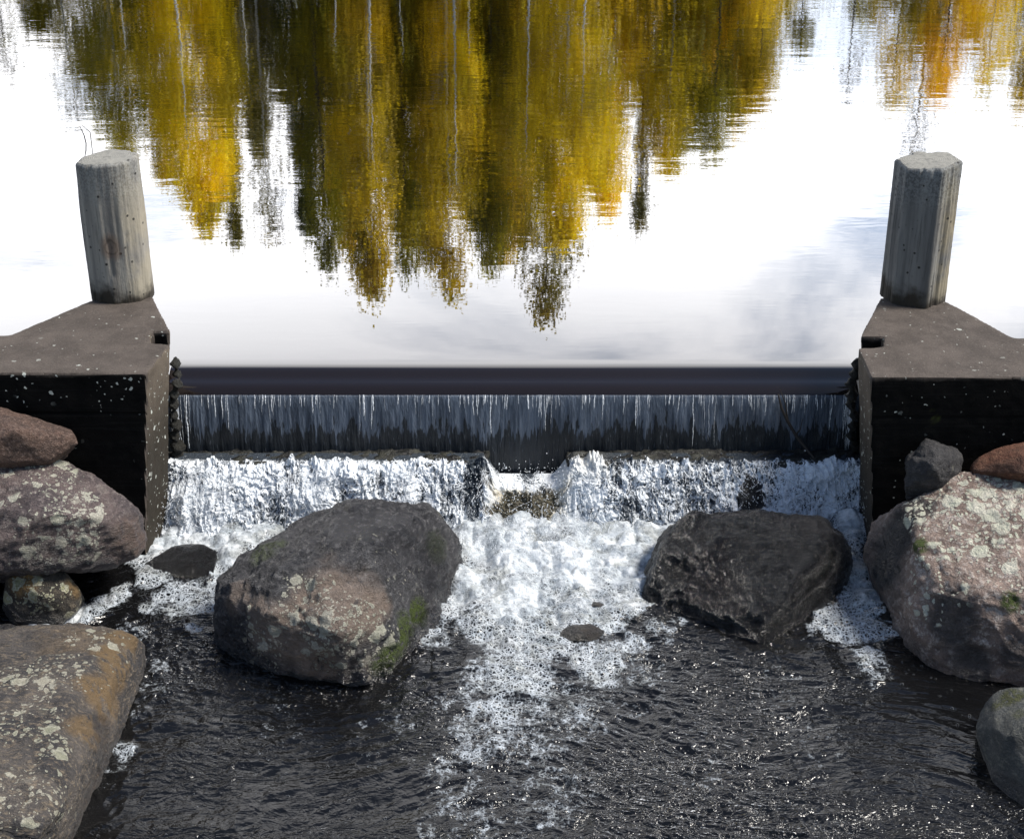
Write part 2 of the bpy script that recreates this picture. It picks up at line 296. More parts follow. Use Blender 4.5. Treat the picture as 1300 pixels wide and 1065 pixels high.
# ------------------------------------------------------------------ concrete piers
def concrete_mat():
    m = N('pier_concrete')
    p = m.pos(); n1 = m.noise(7, 6, .65); n2 = m.noise(120, 4, .7); n3 = m.noise(420, 2, .6)
    col = m.mix(m.ramp(n1, .35, .65), (.062, .050, .042), (.098, .080, .068))
    col = m.mix(m.ramp(n2, .5, .72, 0, .6), col, (.16, .135, .115))
    col = m.mix(m.ramp(n3, .3, .5, .5, 0), col, (.03, .025, .02))
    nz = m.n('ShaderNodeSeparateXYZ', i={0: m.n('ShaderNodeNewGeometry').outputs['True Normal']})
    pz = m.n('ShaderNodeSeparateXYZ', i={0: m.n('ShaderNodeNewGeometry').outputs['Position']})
    fr = m.ramp(nz.outputs[1], -.75, -.93)          # near-black tone on the downstream face
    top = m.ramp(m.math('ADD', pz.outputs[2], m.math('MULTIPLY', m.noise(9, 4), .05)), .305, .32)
    front_blk = m.math('MULTIPLY', fr, m.math('SUBTRACT', 1., m.math('MULTIPLY', top, .5)))
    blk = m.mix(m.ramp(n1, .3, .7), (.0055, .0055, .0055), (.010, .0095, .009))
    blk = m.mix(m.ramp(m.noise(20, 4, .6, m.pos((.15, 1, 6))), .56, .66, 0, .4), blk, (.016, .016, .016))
    col = m.mix(front_blk, col, blk)
    side = m.ramp(m.math('ABSOLUTE', nz.outputs[0]), .8, .95)
    side_low = m.ramp(m.math('ADD', pz.outputs[2], m.math('MULTIPLY', m.math('SUBTRACT', n1, .5), .35)), .24, -.10)
    col = m.mix(side, col, m.mix(m.ramp(n1, .35, .65), (.12, .095, .07), (.07, .055, .04)))
    col = m.mix(m.math('MULTIPLY', side, side_low), col, (.028, .022, .014))  # side faces turn darker towards the bottom
    wp = m.n('ShaderNodeVectorMath', operation='ADD', i={0: p, 1: m.n('ShaderNodeVectorMath', operation='SCALE', i={0: m.n('ShaderNodeTexNoise', i={'Vector': p, 'Scale': 60.}).outputs['Color'], 'Scale': .02}).outputs[0]}).outputs[0]
    for sc_, lim in ((42., 1.), (95., 1.)):
        v = m.n('ShaderNodeTexVoronoi', i={'Vector': wp, 'Scale': sc_}); cr = m.n('ShaderNodeSeparateColor', i={0: v.outputs['Color']}).outputs[0]
        patch = m.math('MULTIPLY', m.ramp(v.outputs['Distance'], .42, .34), m.ramp(m.math('SUBTRACT', m.at('lichen'), cr), -.01, .02))
        col = m.mix(patch, col, m.mix(n2, (.38, .40, .36), (.60, .62, .56)))
    col = m.mix(m.at('greenmark'), col, (.13, .15, .035))
    h = m.math('ADD', m.math('MULTIPLY', n2, .8), m.math('MULTIPLY', n3, .4))
    h = m.math('ADD', h, m.ramp(m.vor(38), .0, .2, -.8, 0.))
    return m.fin(m.bsdf(Base_Color=col, Roughness=.82, Normal=m.bump(h, .0035, .8), Specular_IOR_Level=m.math('SUBTRACT', .35, m.math('MULTIPLY', front_blk, .33))))
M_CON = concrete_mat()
ZB = .30
def pier(side):
    if side < 0:
        top = [(-3.6, 5.32), P(187, 474, ZB)[:2], P(216, 437, ZB)[:2], P(192, 435, ZB)[:2], P(191, 421, ZB)[:2], P(216, 421, ZB)[:2], P(194, 376, ZB)[:2], P(116, 381, ZB)[:2], P(12, 425, ZB)[:2], (-3.6, 5.62)]
    else:
        top = [(3.6, 5.29), P(1105, 479, ZB)[:2], P(1089, 442, ZB)[:2], P(1121, 440, ZB)[:2], P(1122, 427, ZB)[:2], P(1092, 427, ZB)[:2], P(1118, 378, ZB)[:2], P(1200, 381, ZB)[:2], P(1286, 428, ZB)[:2], (3.6, 5.6)]
        top = top[::-1]
    bm = bmesh.new()
    lo = []; hi = []
    for i, (x, y) in enumerate(top):
        xo = x + (side*.14 if abs(x) < 1.7 else 0)
        lo.append(bm.verts.new((xo, y, -1.0))); hi.append(bm.verts.new((x, y, ZB)))
    n = len(top); bm.faces.new(hi); bm.faces.new(lo[::-1])
    for i in range(n): bm.faces.new((lo[i], lo[(i+1) % n], hi[(i+1) % n], hi[i]))
    bmesh.ops.recalc_face_normals(bm, faces=bm.faces)
    ed = [e for e in bm.edges if all(v.co.z > 0 for v in e.verts) or abs(e.verts[0].co.z-e.verts[1].co.z) > .5]
    bmesh.ops.bevel(bm, geom=ed, offset=.008, segments=3, affect='EDGES', profile=.6)
    bmesh.ops.triangulate(bm, faces=[f for f in bm.faces if len(f.verts) > 4])
    me = bpy.data.meshes.new('concrete_pier'); bm.to_mesh(me); bm.free()
    o = bpy.data.objects.new('tmp', me); C.objects.link(o)
    r = o.modifiers.new('r', 'REMESH'); r.mode = 'VOXEL'; r.voxel_size = .011
    ev = o.evaluated_get(bpy.context.evaluated_depsgraph_get()); m2 = bpy.data.meshes.new_from_object(ev)
    bpy.data.objects.remove(o)
    nv = len(m2.vertices); V = np.empty(nv*3, np.float32); m2.vertices.foreach_get('co', V); V = V.reshape(-1, 3).astype(float)
    Nn = np.empty(nv*3, np.float32); m2.vertex_normals.foreach_get('vector', Nn); Nn = Nn.reshape(-1, 3)
    x, y, z = V.T
    d = .004*fbm(x*4, y*4, z*4, 3, 5)+.0025*fbm(x*25, y*25, z*25, 3, 6)
    d -= .004*np.exp(-((z-.12+.01*vn(x*2, 0, 0, 4))/.006)**2)*(Nn[:, 1] < -.6)      # board joint lines
    V = V+Nn*d[:, None]
    b = np.array((side*1.75, 5.6, -1.)); m2.vertices.foreach_set('co', (V-b).astype(np.float32).ravel()); m2.update()
    l = np.zeros(nv)+.012
    front = Nn[:, 1] < -.6
    if side < 0:
        l = np.where(front, .26*sstep(.0, .3, z)*sstep(.35, .75, fbm(x*2.3, 0*y, z*2.3, 2, 12)*.5+.5), l)
    else:
        l = np.where(front, .015, l)
    l = np.where((Nn[:, 0]*-side > .6), .05, l)
    attr(m2, 'lichen', l)
    g = np.zeros(nv)
    if side > 0:      # green lichen squiggle shaped like a small 2 with a tail
        Y0 = 5.29
        line = [(1176, 524), (1180, 519), (1186, 519), (1188, 524), (1184, 530), (1177, 535), (1181, 537), (1189, 533), (1190, 530)]
        q = [PY(a, b_, Y0) for a, b_ in line]
        for a, c in zip(q[:-1], q[1:]):
            a = np.array(a); c = np.array(c); t = np.clip(((V-a)@(c-a))/((c-a)@(c-a)), 0, 1)
            dist = np.linalg.norm(V-(a+t[:, None]*(c-a)), axis=1); g = np.maximum(g, sstep(.013, .004, dist))
    attr(m2, 'greenmark', g*.8)
    m2.materials.clear()
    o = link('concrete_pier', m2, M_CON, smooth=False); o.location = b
    return o
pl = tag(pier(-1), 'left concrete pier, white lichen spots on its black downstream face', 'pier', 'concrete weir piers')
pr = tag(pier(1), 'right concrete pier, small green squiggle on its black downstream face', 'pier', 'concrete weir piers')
# ------------------------------------------------------------------ timber posts
def wood_mat(name, ca, cb, lit_side, knot=None):
    m = N(name); p = m.pos(obj=True)
    st = m.noise(16, 5, .6, m.pos((1, 1, .06), True)); fine = m.noise(90, 4, .65, m.pos((1, 1, .05), True)); bl = m.noise(7, 5, .6, p); sp_ = m.noise(110, 3, .6, p)
    col = m.mix(m.ramp(st, .35, .65), ca, cb)
    col = m.mix(m.ramp(fine, .5, .7, 0, .65), col, tuple(c*.33 for c in ca))
    sx = m.n('ShaderNodeSeparateXYZ', i={0: p})
    col = m.mix(m.math('MULTIPLY', m.ramp(m.math('ADD', sx.outputs[0], m.math('MULTIPLY', st, .08)), .05, .13), m.ramp(bl, .35, .6)), col, lit_side)  # warm sunlight on the right side is painted into the wood colour
    zt = m.math('ADD', sx.outputs[2], m.math('MULTIPLY', m.math('SUBTRACT', bl, .5), .3))
    col = m.mix(m.math('MULTIPLY', m.ramp(zt, .38, .56), .32), col, m.mix(m.ramp(sp_, .42, .56), (.05, .055, .06), (.30, .32, .32)))
    col = m.mix(m.ramp(zt, .1, .02), col, (.028, .022, .014))
    v = m.n('ShaderNodeTexVoronoi', i={'Vector': p, 'Scale': 48.}); cr = m.n('ShaderNodeSeparateColor', i={0: v.outputs['Color']}).outputs[0]
    col = m.mix(m.math('MULTIPLY', m.ramp(v.outputs['Distance'], .34, .2), m.ramp(cr, .89, .92)), col, (.02, .018, .016))
    if knot:
        k = m.n('ShaderNodeVectorMath', operation='DISTANCE', i={0: m.pos((1, 1, .75), True), 1: knot}).outputs['Value']
        k = m.math('ADD', k, m.math('MULTIPLY', m.math('SUBTRACT', m.noise(22, 3, .5, p), .5), .03))
        col = m.mix(m.ramp(k, .06, .03, 0, .55), col, (.17, .105, .065))
        col = m.mix(m.ramp(m.math('ABSOLUTE', m.math('SUBTRACT', k, .024)), .006, .001, 0, .45), col, (.03, .018, .012))
        col = m.mix(m.ramp(k, .012, .006), col, (.02, .012, .01))
    h = m.math('ADD', m.math('MULTIPLY', fine, .8), m.math('MULTIPLY', sp_, .3))
    return m.fin(m.bsdf(Base_Color=col, Roughness=.8, Normal=m.bump(h, .004, .9)))
def grain_mat():
    m = N('end_grain'); p = m.pos(obj=True)
    r = m.n('ShaderNodeVectorMath', operation='LENGTH', i={0: m.pos((1, 1, 0), True)}).outputs['Value']
    r = m.math('ADD', r, m.math('MULTIPLY', m.noise(10, 3, .5, p), .02))
    ring = m.math('SINE', m.math('MULTIPLY', r, 700.))
    col = m.mix(m.ramp(ring, -.6, .9), (.21, .205, .18), (.31, .30, .27))
    col = m.mix(m.ramp(m.noise(60, 4, .7, p), .5, .65, 0, .6), col, (.11, .11, .10))
    return m.fin(m.bsdf(Base_Color=col, Roughness=.85, Normal=m.bump(m.noise(80, 4, .7, p), .003, .7)))
M_W1 = wood_mat('weathered_timber', (.33, .31, .27), (.17, .16, .145), (.29, .26, .20), (.005, -.128, .19))
M_W2 = wood_mat('dark_weathered_timber', (.19, .188, .178), (.095, .095, .093), (.22, .19, .13))
M_G = grain_mat()
def post(base, r0, h, shape, mat, label, lean=(0, 0), seed=0):
    e = empty('timber_post', base)
    na, nz = 160, 110
    th = np.linspace(0, 2*math.pi, na, endpoint=False); zz = np.linspace(-.01, h, nz)
    T, Z = np.meshgrid(th, zz)
    if shape == 'hex':
        k = math.pi/3; a = (T+.35) % k - k/2
        rr = r0*.95/np.maximum(np.cos(a), .01); rr = rr*.75+.25*r0*1.02
        rr = rr + .0014*np.cos(T*30)*sstep(-.2, .3, vn(T*2.2, Z*2, 0, seed))
    else:
        rr = r0*(1+.025*np.cos(3*T+1)+.02*np.cos(2*T))
    rr = rr+.004*vn(np.cos(T)*4, np.sin(T)*4, Z*3, seed)+.0016*vn(np.cos(T)*26, np.sin(T)*26, Z*3, seed+3)+.0009*fbm(np.cos(T)*9, np.sin(T)*9, Z*40, 2, seed+4)
    crack = sstep(.80, .95, 1-np.abs(vn(np.cos(T)*7, np.sin(T)*7, Z*1.3, seed+9)))
    rr = rr-.004*crack*sstep(-.1, .3, vn(np.cos(T)*2, np.sin(T)*2, Z*5, seed+12))
    ed = sstep(h-.012, h, Z); rr = rr-.010*ed**2-.012*sstep(h-.05, h, Z)*sstep(.3, .7, vn(T*3, Z*8, 0, seed+20))
    topz = lambda X, Y: .012*X/r0 + .006*vn(X*12, Y*12, 0, seed+30)
    X = rr*np.cos(T)+lean[0]*Z; Y = rr*np.sin(T)+lean[1]*Z; Zz = Z+topz(X, Y)*sstep(h*.7, h, Z)
    i = np.arange(na*nz).reshape(nz, na); j = np.roll(i, -1, axis=1)
    Fq = np.stack([i[:-1], j[:-1], j[1:], i[1:]], -1).reshape(-1, 4)
    body = npmesh('post_shaft', np.stack([X, Y, Zz], -1).reshape(-1, 3), Fq); link('post_shaft', body, mat, e)
    nr = 24; S = np.linspace(1, 0, nr)[:, None]
    X2 = X[-1][None]*S; Y2 = Y[-1][None]*S
    Z2 = h+topz(X2, Y2)+.0012*vn(X2*60, Y2*60, 0, 2)*(S < .98)+.003*(1-S**8)
    i = np.arange(na*nr).reshape(nr, na); j = np.roll(i, -1, axis=1)
    Fq = np.stack([i[:-1], j[:-1], j[1:], i[1:]], -1).reshape(-1, 4)
    link('end_grain', npmesh('end_grain', np.stack([X2, Y2, Z2], -1).reshape(-1, 3), Fq), M_G, e)
    return tag(e, label, 'post', 'timber posts on the weir piers')
b1 = P(156, 372, ZB); b2 = P(1158, 376, ZB)
post(b1, .127, .605, 'round', M_W1, 'round pale gray timber post with a brown knot, on the left pier', seed=1)
post(b2, .127, .605, 'hex', M_W2, 'six-sided darker fluted timber post on the right pier', seed=5)
# ------------------------------------------------------------------ weir wall with ledge
def ledge_gap(x):          # 1 inside the notch in the lower ledge
    return sstep(-.135, -.06, x)*sstep(.28, .17, x)
M_WALL = N('black_wet_concrete'); mm = M_WALL
cc = mm.mix(mm.ramp(mm.noise(22, 5, .65), .42, .66), (.008, .008, .008), (.04, .04, .03))
M_WALL = mm.fin(mm.bsdf(Base_Color=cc, Roughness=.3, Normal=mm.bump(mm.noise(60, 5, .7), .012)))
def boxes(bxs, name, mat, parent=None, bevel=.006):
    bm = bmesh.new()
    for (x0, x1, y0, y1, z0, z1) in bxs:
        g = bmesh.ops.create_cube(bm, size=1)['verts']
        for v in g: v.co = ((x0+x1)/2+v.co.x*(x1-x0), (y0+y1)/2+v.co.y*(y1-y0), (z0+z1)/2+v.co.z*(z1-z0))
    bmesh.ops.bevel(bm, geom=bm.edges[:], offset=bevel, segments=2, affect='EDGES')
    me = bpy.data.meshes.new(name); bm.to_mesh(me); bm.free()
    return link(name, me, mat, parent, smooth=False)
w = empty('weir_wall', (0, 5.9, -1)); tag(w, 'black wet concrete weir wall and broken ledge under the falling water sheet', 'weir')
o = boxes([(-1.66, 1.66, 5.885, 6.05, -1, -.07)], 'crest_wall', M_WALL, w); o.location = (0, -5.9, 1)
for a_, b_ in ((-1.62, -.10), (.23, 1.62)):
    o = rock('ledge', None, [[Vector((xx, yy, zz)) for xx in (a_, b_) for yy in (5.69, 5.865) for zz in (-.8, -.305)]], M_WALL, voxel=.010, smooth=2, amp=.014, fr=6, fine=.010, ridge=.008, facets=0, seed=int(300+a_*10), category=None)
    o.parent = w; o.location = o.location-Vector((0, 5.9, -1))
# rubbery moss clumps sealing crest ends
M_MOSS = N('black_moss'); mm = M_MOSS
M_MOSS = mm.fin(mm.bsdf(Base_Color=mm.mix(mm.noise(60, 4), (.006, .006, .005), (.03, .028, .02)), Roughness=.5, Normal=mm.bump(mm.noise(90, 4, .7), .02)))
for s_, lab in ((-1, 'black mossy seal hanging beside the left end of the weir crest'), (1, 'black mossy seal hanging beside the right end of the weir crest')):
    hl = []
    for k in range(10):
        px = (224 if s_ < 0 else 1082)+random.uniform(-4, 5); py = 462+k*13
        c = PY(px, py, 5.78+(.05 if k < 2 else 0)); rr = random.uniform(.028, .038)
        hl.append([c+Vector(v).normalized()*rr for v in ((1, 0, 0), (-1, 0, 0), (0, 1, 0), (0, -1, 0), (0, 0, 1.5), (0, 0, -1.5), (1, 1, 1), (-1, -1, 1), (1, -1, -1))])
    rock('moss_seal', lab, hl, M_MOSS, voxel=.006, smooth=3, amp=.01, fr=14, fine=.005, facets=0, seed=200+s_, category='moss')
# ------------------------------------------------------------------ water
def water_sh(m, nrm, gain, dark, rough=.01, pw=1.):
    fr = m.n('ShaderNodeFresnel', i={'IOR': 1.33, 'Normal': nrm}).outputs[0]
    f = m.math('POWER', m.math('MULTIPLY', fr, gain, clamp=True), pw)
    d = m.bsdf(Base_Color=dark, Roughness=.35, Normal=nrm, Specular_IOR_Level=0.)
    g = m.n('ShaderNodeBsdfGlossy', i={'Color': (1, 1, 1, 1), 'Roughness': rough, 'Normal': nrm}).outputs[0]
    return m.n('ShaderNodeMixShader', i={0: f, 1: d, 2: g}).outputs[0]
m = N('pond_water')
hl_ = m.math('MULTIPLY', m.noise(1.4, 2, .5, m.pos((.6, 1.3, 1)), .5), 2.4)
h = m.math('ADD', m.math('MULTIPLY', m.noise(5.5, 2, .5, m.pos((.45, 1.5, 1)), .5), 1.), m.math('MULTIPLY', m.noise(19, 2, .5, m.pos((.5, 1.5, 1)), .4), .22))
sy = m.n('ShaderNodeSeparateXYZ', i={0: m.pos()}).outputs[1]
amp = m.ramp(sy, 5.95, 9.5, .12, 1.)
nb = m.bump(m.math('MULTIPLY', m.math('ADD', h, hl_), amp), .0007, 1.)
M_POND = m.fin(water_sh(m, nb, 6.7, (.011, .008, .008), .008, 1.6))
# pond profile: flat far field, then rolls over the crest and falls as a sheet
xs = np.linspace(-1.475, 1.475, 420)
prof = [(6.30, 0), (6.2, 0), (6.1, -.0001), (6.05, -.0005), (6.035, -.0012), (6.02, -.0026), (6.005, -.0058), (5.99, -.0112), (5.975, -.018), (5.96, -.0242), (5.945, -.0288), (5.93, -.0320), (5.915, -.0356), (5.90, -.0412), (5.888, -.048), (5.878, -.0555), (5.872, -.0605), (5.8685, -.066)]
me = gridmesh('pond', *np.broadcast_arrays(xs[None, :], np.array([p[0] for p in prof])[:, None], np.array([p[1] for p in prof])[:, None]))
# far field joined in the same sheet
bm = bmesh.new(); bm.from_mesh(me)
def quad(a): bm.faces.new([bm.verts.new(q) for q in a])
quad([(-60, 6.30, 0), (60, 6.30, 0), (60, 37, 0), (-60, 37, 0)])
for s_ in (-1, 1): quad([(s_*1.475, 5.5, 0), (s_*60, 5.5, 0), (s_*60, 6.30, 0), (s_*1.475, 6.30, 0)])
bm.normal_update()
for f in bm.faces:
    if f.normal.z < 0 and f.calc_area() > .5: f.normal_flip()
bmesh.ops.recalc_face_normals(bm, faces=bm.faces)
for f in bm.faces:
    if f.normal.z < -.0: f.normal_flip()
bm.to_mesh(me); bm.free()
tag(link('pond_water', me, M_POND), kind='structure')
# falling sheet
m = N('falling_sheet_water')
st = m.noise(70, 4, .6, m.pos((1, 1, .035))); st2 = m.noise(22, 3, .6, m.pos((1, 1, .05)))
sz = m.n('ShaderNodeSeparateXYZ', i={0: m.pos()}).outputs[2]
low = m.ramp(m.math('ADD', sz, m.math('ADD', m.math('MULTIPLY', m.math('SUBTRACT', st, .5), .30), m.math('MULTIPLY', m.math('SUBTRACT', st2, .5), .22))), -.195, -.215)
col = m.mix(m.ramp(st2, .35, .7), (.060, .075, .100), (.115, .14, .18))
col = m.mix(m.ramp(st, .52, .66, 0, .3), col, (.015, .018, .022))
col = m.mix(m.math('MULTIPLY', low, .85), col, (.009, .010, .010))
col = m.mix(m.ramp(m.noise(150, 3, .6, m.pos((1, 1, .02))), .62, .72, 0, .22), col, (.32, .36, .42))
M_SHEET = m.fin(m.bsdf(Base_Color=col, Roughness=.22, Normal=m.bump(m.math('ADD', st, m.noise(150, 3, .6, m.pos((1, 1, .02)))), .006), Specular_IOR_Level=.55, IOR=1.33))
xs = np.linspace(-1.475, 1.475, 1500)[None]; t = np.linspace(0, 1, 90)[:, None]
gp = ledge_gap(xs)
zb = -.315-.16*gp
Z = -.064+(zb+.064)*t; Yc = 5.868-.035*np.sqrt(t)-.012*t
wob = .003*vn(xs*40, t*2, 0, 3)+.0016*vn(xs*120, t*2.5, 0, 4)
X, Yc, Z = np.broadcast_arrays(xs, Yc-wob*sstep(0, .12, t), Z)
sheet = link('falling_water', gridmesh('falling_water', X, Yc, Z), M_SHEET); tag(sheet, kind='structure')
# white rivulets on the sheet: tapered wavy beads of froth
m = N('froth_white'); nn = m.noise(200, 2)
M_FROTH = m.fin(m.bsdf(Base_Color=m.mix(nn, (.66, .70, .74), (.88, .9, .92)), Roughness=.35, Normal=m.bump(nn, .004)))
def ribbons(items):
    Vs = []; Fs = []; o = 0
    for pth, rad in items:
        k = 6
        for i, (c, r) in enumerate(zip(pth, rad)):
            a = np.arange(k)*2*math.pi/k
            Vs.append(np.stack([c[0]+r*np.cos(a), c[1]+r*.7*np.sin(a), np.full(k, c[2])], -1))
            if i: 
                b = o+(i-1)*k
                for q in range(k): Fs.append((b+q, b+(q+1) % k, b+k+(q+1) % k, b+k+q))
        o += len(pth)*k
    return np.concatenate(Vs), np.array(Fs)
items = []
cl = [RS.uniform(-1.44, 1.44) for _ in range(26)]+[-1.0, -.3, -.25, .07, .1, .12, .32, .5, .75, .8, 1.0]
for k in range(225):
    x = RS.uniform(-1.44, 1.44) if k < 80 else cl[RS.randint(len(cl))]+RS.normal(0, .035)
    if k >= 165: x = RS.choice((-1, 1))*(1.445-RS.exponential(.016))
    if abs(x) > 1.45: continue
    L = min((.03 if k < 165 else .12)+RS.exponential(0.016 if k < 80 else .055), .24); n = int(L/.006)+3
    zz = -.060-np.linspace(0, L, n); tt = (zz+.064)/(-.251)
    yy = 5.868-.035*np.sqrt(np.clip(tt, 0, 1))-.012*tt-.006
    xx = x+np.cumsum(RS.normal(0, .0006, n))+RS.normal(0, .03)*np.linspace(0, L, n)
    r0 = min(.0005+RS.exponential(.0007), .0035)
    rad = r0*np.abs(np.sin(np.linspace(.35, 3.1, n)))**.5*RS.uniform(.35, 1.25, n)
    items.append((np.stack([xx, yy, zz], -1), rad))
V, Fc = ribbons(items)
tag(link('froth_streaks', npmesh('froth_streaks', V, Fc), M_FROTH), 'thin white threads of froth running down the dark water sheet under the crest', 'froth', kind='stuff')
# lower falls: broken white water
def whitewater_mat(name, hole=.46, tint=(.86, .89, .92)):
    m = N(name)
    pw = m.n('ShaderNodeVectorMath', operation='ADD', i={0: m.pos((1, .5, .25)), 1: m.n('ShaderNodeVectorMath', operation='SCALE', i={0: m.n('ShaderNodeTexNoise', i={'Scale': 24., 'Detail': 3., 'Vector': m.pos((1, 1, .4))}).outputs['Color'], 'Scale': .07}).outputs[0]}).outputs[0]
    e1 = m.vor(34, pw, 'DISTANCE_TO_EDGE'); e2 = m.vor(75, pw, 'DISTANCE_TO_EDGE'); n = m.noise(24, 4, .62, pw, .6); n4 = m.noise(8, 3, .6)
    rimv = m.math('MAXIMUM', m.ramp(e1, .16, .02), m.math('MULTIPLY', m.ramp(e2, .2, .03), .8))
    f = m.math('ADD', m.math('MULTIPLY', rimv, .35), m.math('MULTIPLY', n, .9))
    f = m.math('ADD', f, m.math('MULTIPLY', m.math('SUBTRACT', n4, .5), .5))
    f = m.math('ADD', f, m.math('MULTIPLY', m.at('foam'), .55))
    f = m.ramp(f, hole+.34, hole+.66)
    col = m.mix(m.at('brown'), m.mix(n, tint, (.7, .75, .8)), (.42, .36, .24))
    nb = m.bump(m.math('ADD', m.math('MULTIPLY', n, 1.), m.math('MULTIPLY', rimv, .4)), .009, .6)
    dk = m.bsdf(Base_Color=m.mix(m.at('brown'), (.045, .055, .068), (.11, .095, .06)), Roughness=.12, Normal=nb, IOR=1.33)
    wh = m.bsdf(Base_Color=col, Roughness=.45, Normal=nb, Subsurface_Weight=0.)
    return m.fin(m.n('ShaderNodeMixShader', i={0: f, 1: dk, 2: wh}).outputs[0])
M_WW = whitewater_mat('white_water')
nx, nt = 1500, 190
x = np.linspace(-1.57, 1.57, nx)[None]; t = np.linspace(0, 1, nt)[:, None]
gp = ledge_gap(x+.02*vn(t*6, x*3, 0, 8))
edge = vn(x*9, 0, 0, 40)
# path: back of ledge -> edge -> pool
yb = 5.80+.0*x; zl = -.306-.10*gp
ye = 5.70+.012*edge-.02*gp
tt = np.clip(t/.16, 0, 1); t2 = np.clip((t-.16)/.84, 0, 1)
Y = yb+(ye-yb)*tt - (.21-.03*gp)*(t2**.9)+.0*x
zfoot = -.53
Z = zl + (zfoot-zl)*(t2**1.35)
am = sstep(.05, .25, t)
n1 = fbm(x*13+1.5*vn(x*8, t*3, 0, 58), t*3.5, 0, 4, 60, .6); n2 = fbm(x*30+1.0*vn(x*16, t*4, 0, 59), t*4.5, 0, 4, 70, .58, ridge=True)
n3 = fbm(x*17+2*vn(x*6, t*5, 0, 48), t*6, 0, 3, 61, .6)
lump = (.030*n1+.022*n2+.022*np.abs(n3))*(1-.65*gp)+.006*vn(x*120, t*60, 0, 91)
lump = lump+.035*fbm(x*9, t*1.6, 0, 2, 222)
Y = Y-(lump+.012)*am; Z = Z+(.010*n2+.006*vn(x*70, t*30, 0, 92))*sstep(.08, .16, t)+(.006+.055*np.maximum(0, fbm(x*26, t*6, 0, 4, 99, .65)))*sstep(.06, .14, t)*sstep(.4, .16, t)*(1-gp)
Z = Z+(.024+.02*vn(x*30, t*12, 0, 71))*np.exp(-((x-.30)/.09)**2)*np.exp(-((t-.10)/.09)**2)+.02*np.exp(-((x+.09)/.04)**2)*np.exp(-((t-.12)/.09)**2)
X = x+.008*vn(x*20, t*9, 0, 93)*am+0*t
me = gridmesh('lower_falls', *np.broadcast_arrays(X, Y, Z))
foam = .15+.85*sstep(.02, .2, t)*(.75+.25*n1)+.3*sstep(.75, 1, t)-.95*np.exp(-((x-(-.155))/.035)**2)*sstep(.95, .6, t)-.5*np.exp(-((x-.47)/.06)**2-((t-.75)/.25)**2)-.55*np.exp(-((x+.10-.0)/.05)**2)*sstep(.5, .2, t)
foam = foam-.9*sstep(.15, .03, t)*(1-gp)-.25
big = fbm(x*9, t*1.6, 0, 2, 222)
foam = foam+.60*big+.30
foam = foam*(1-gp)+gp*(.55-.9*sstep(.15, .35, t)*sstep(.98, .7, t)+.9*vn(x*14, t*5, 0, 97))
foam = foam+.9*np.exp(-((x+.07)/.045)**2)+.7*np.exp(-((x-.21)/.06)**2)
attr(me, 'foam', np.clip(foam+0*x, -1, 1.3)); attr(me, 'brown', np.clip(gp*.8*sstep(.12, .3, t)*sstep(1.0, .7, t)+.35*1.2*np.exp(-((x-.31)/.10)**2)*sstep(.5, .1, t), 0, 1)+0*x)
tag(link('white_water', me, M_WW), kind='structure')
# torn white filaments and arcs of froth tumbling over the lower ledge
items = []
for k in range(3000):
    xx0 = RS.uniform(-1.53, 1.53)
    if RS.rand() > .12+.88*float(sstep(-.2, .3, fbm(xx0*9, .8, 0, 2, 222))): continue
    if -.19 < xx0 < -.12 and RS.rand() < .85: continue
    if -.07 < xx0 < .2 and RS.rand() < .8: continue
    if .43 < xx0 < .52 and RS.rand() < .5: continue
    a_ = RS.uniform(0, .85) if RS.rand() < .85 else 0.; L_ = .04+RS.exponential(.07); n_ = int(10+min(L_, .6)*40)
    q = np.linspace(a_, min(1, a_+L_), n_)
    yy = 5.685-.19*q**.9-.030-.03*RS.rand()-.012*np.sin(q*RS.uniform(8, 30)+RS.uniform(0, 6))
    zz = -.300-.215*q**1.35+(min(RS.exponential(.012), .03) if a_ == 0 else 0)*np.sin(np.clip((q-a_)/.25, 0, 1)*math.pi)+.006*np.sin(q*RS.uniform(20, 50)+RS.uniform(0, 6))
    xx = xx0+RS.uniform(.003, .016)*np.sin(q*RS.uniform(9, 50)+RS.uniform(0, 6))+RS.normal(0, .16)*(q-a_)
    r_ = RS.uniform(.0005, .0017)*np.sin(np.linspace(.2, 3.0, n_))**.6*np.exp(RS.normal(0, .35, n_))
    items.append((np.stack([xx, yy, zz], -1), r_))
V, Fc = ribbons(items)
tag(link('froth_filaments', npmesh('froth_filaments', V, Fc), M_FROTH), 'tangled white filaments of torn water tumbling over the lower ledge', 'froth', kind='stuff')
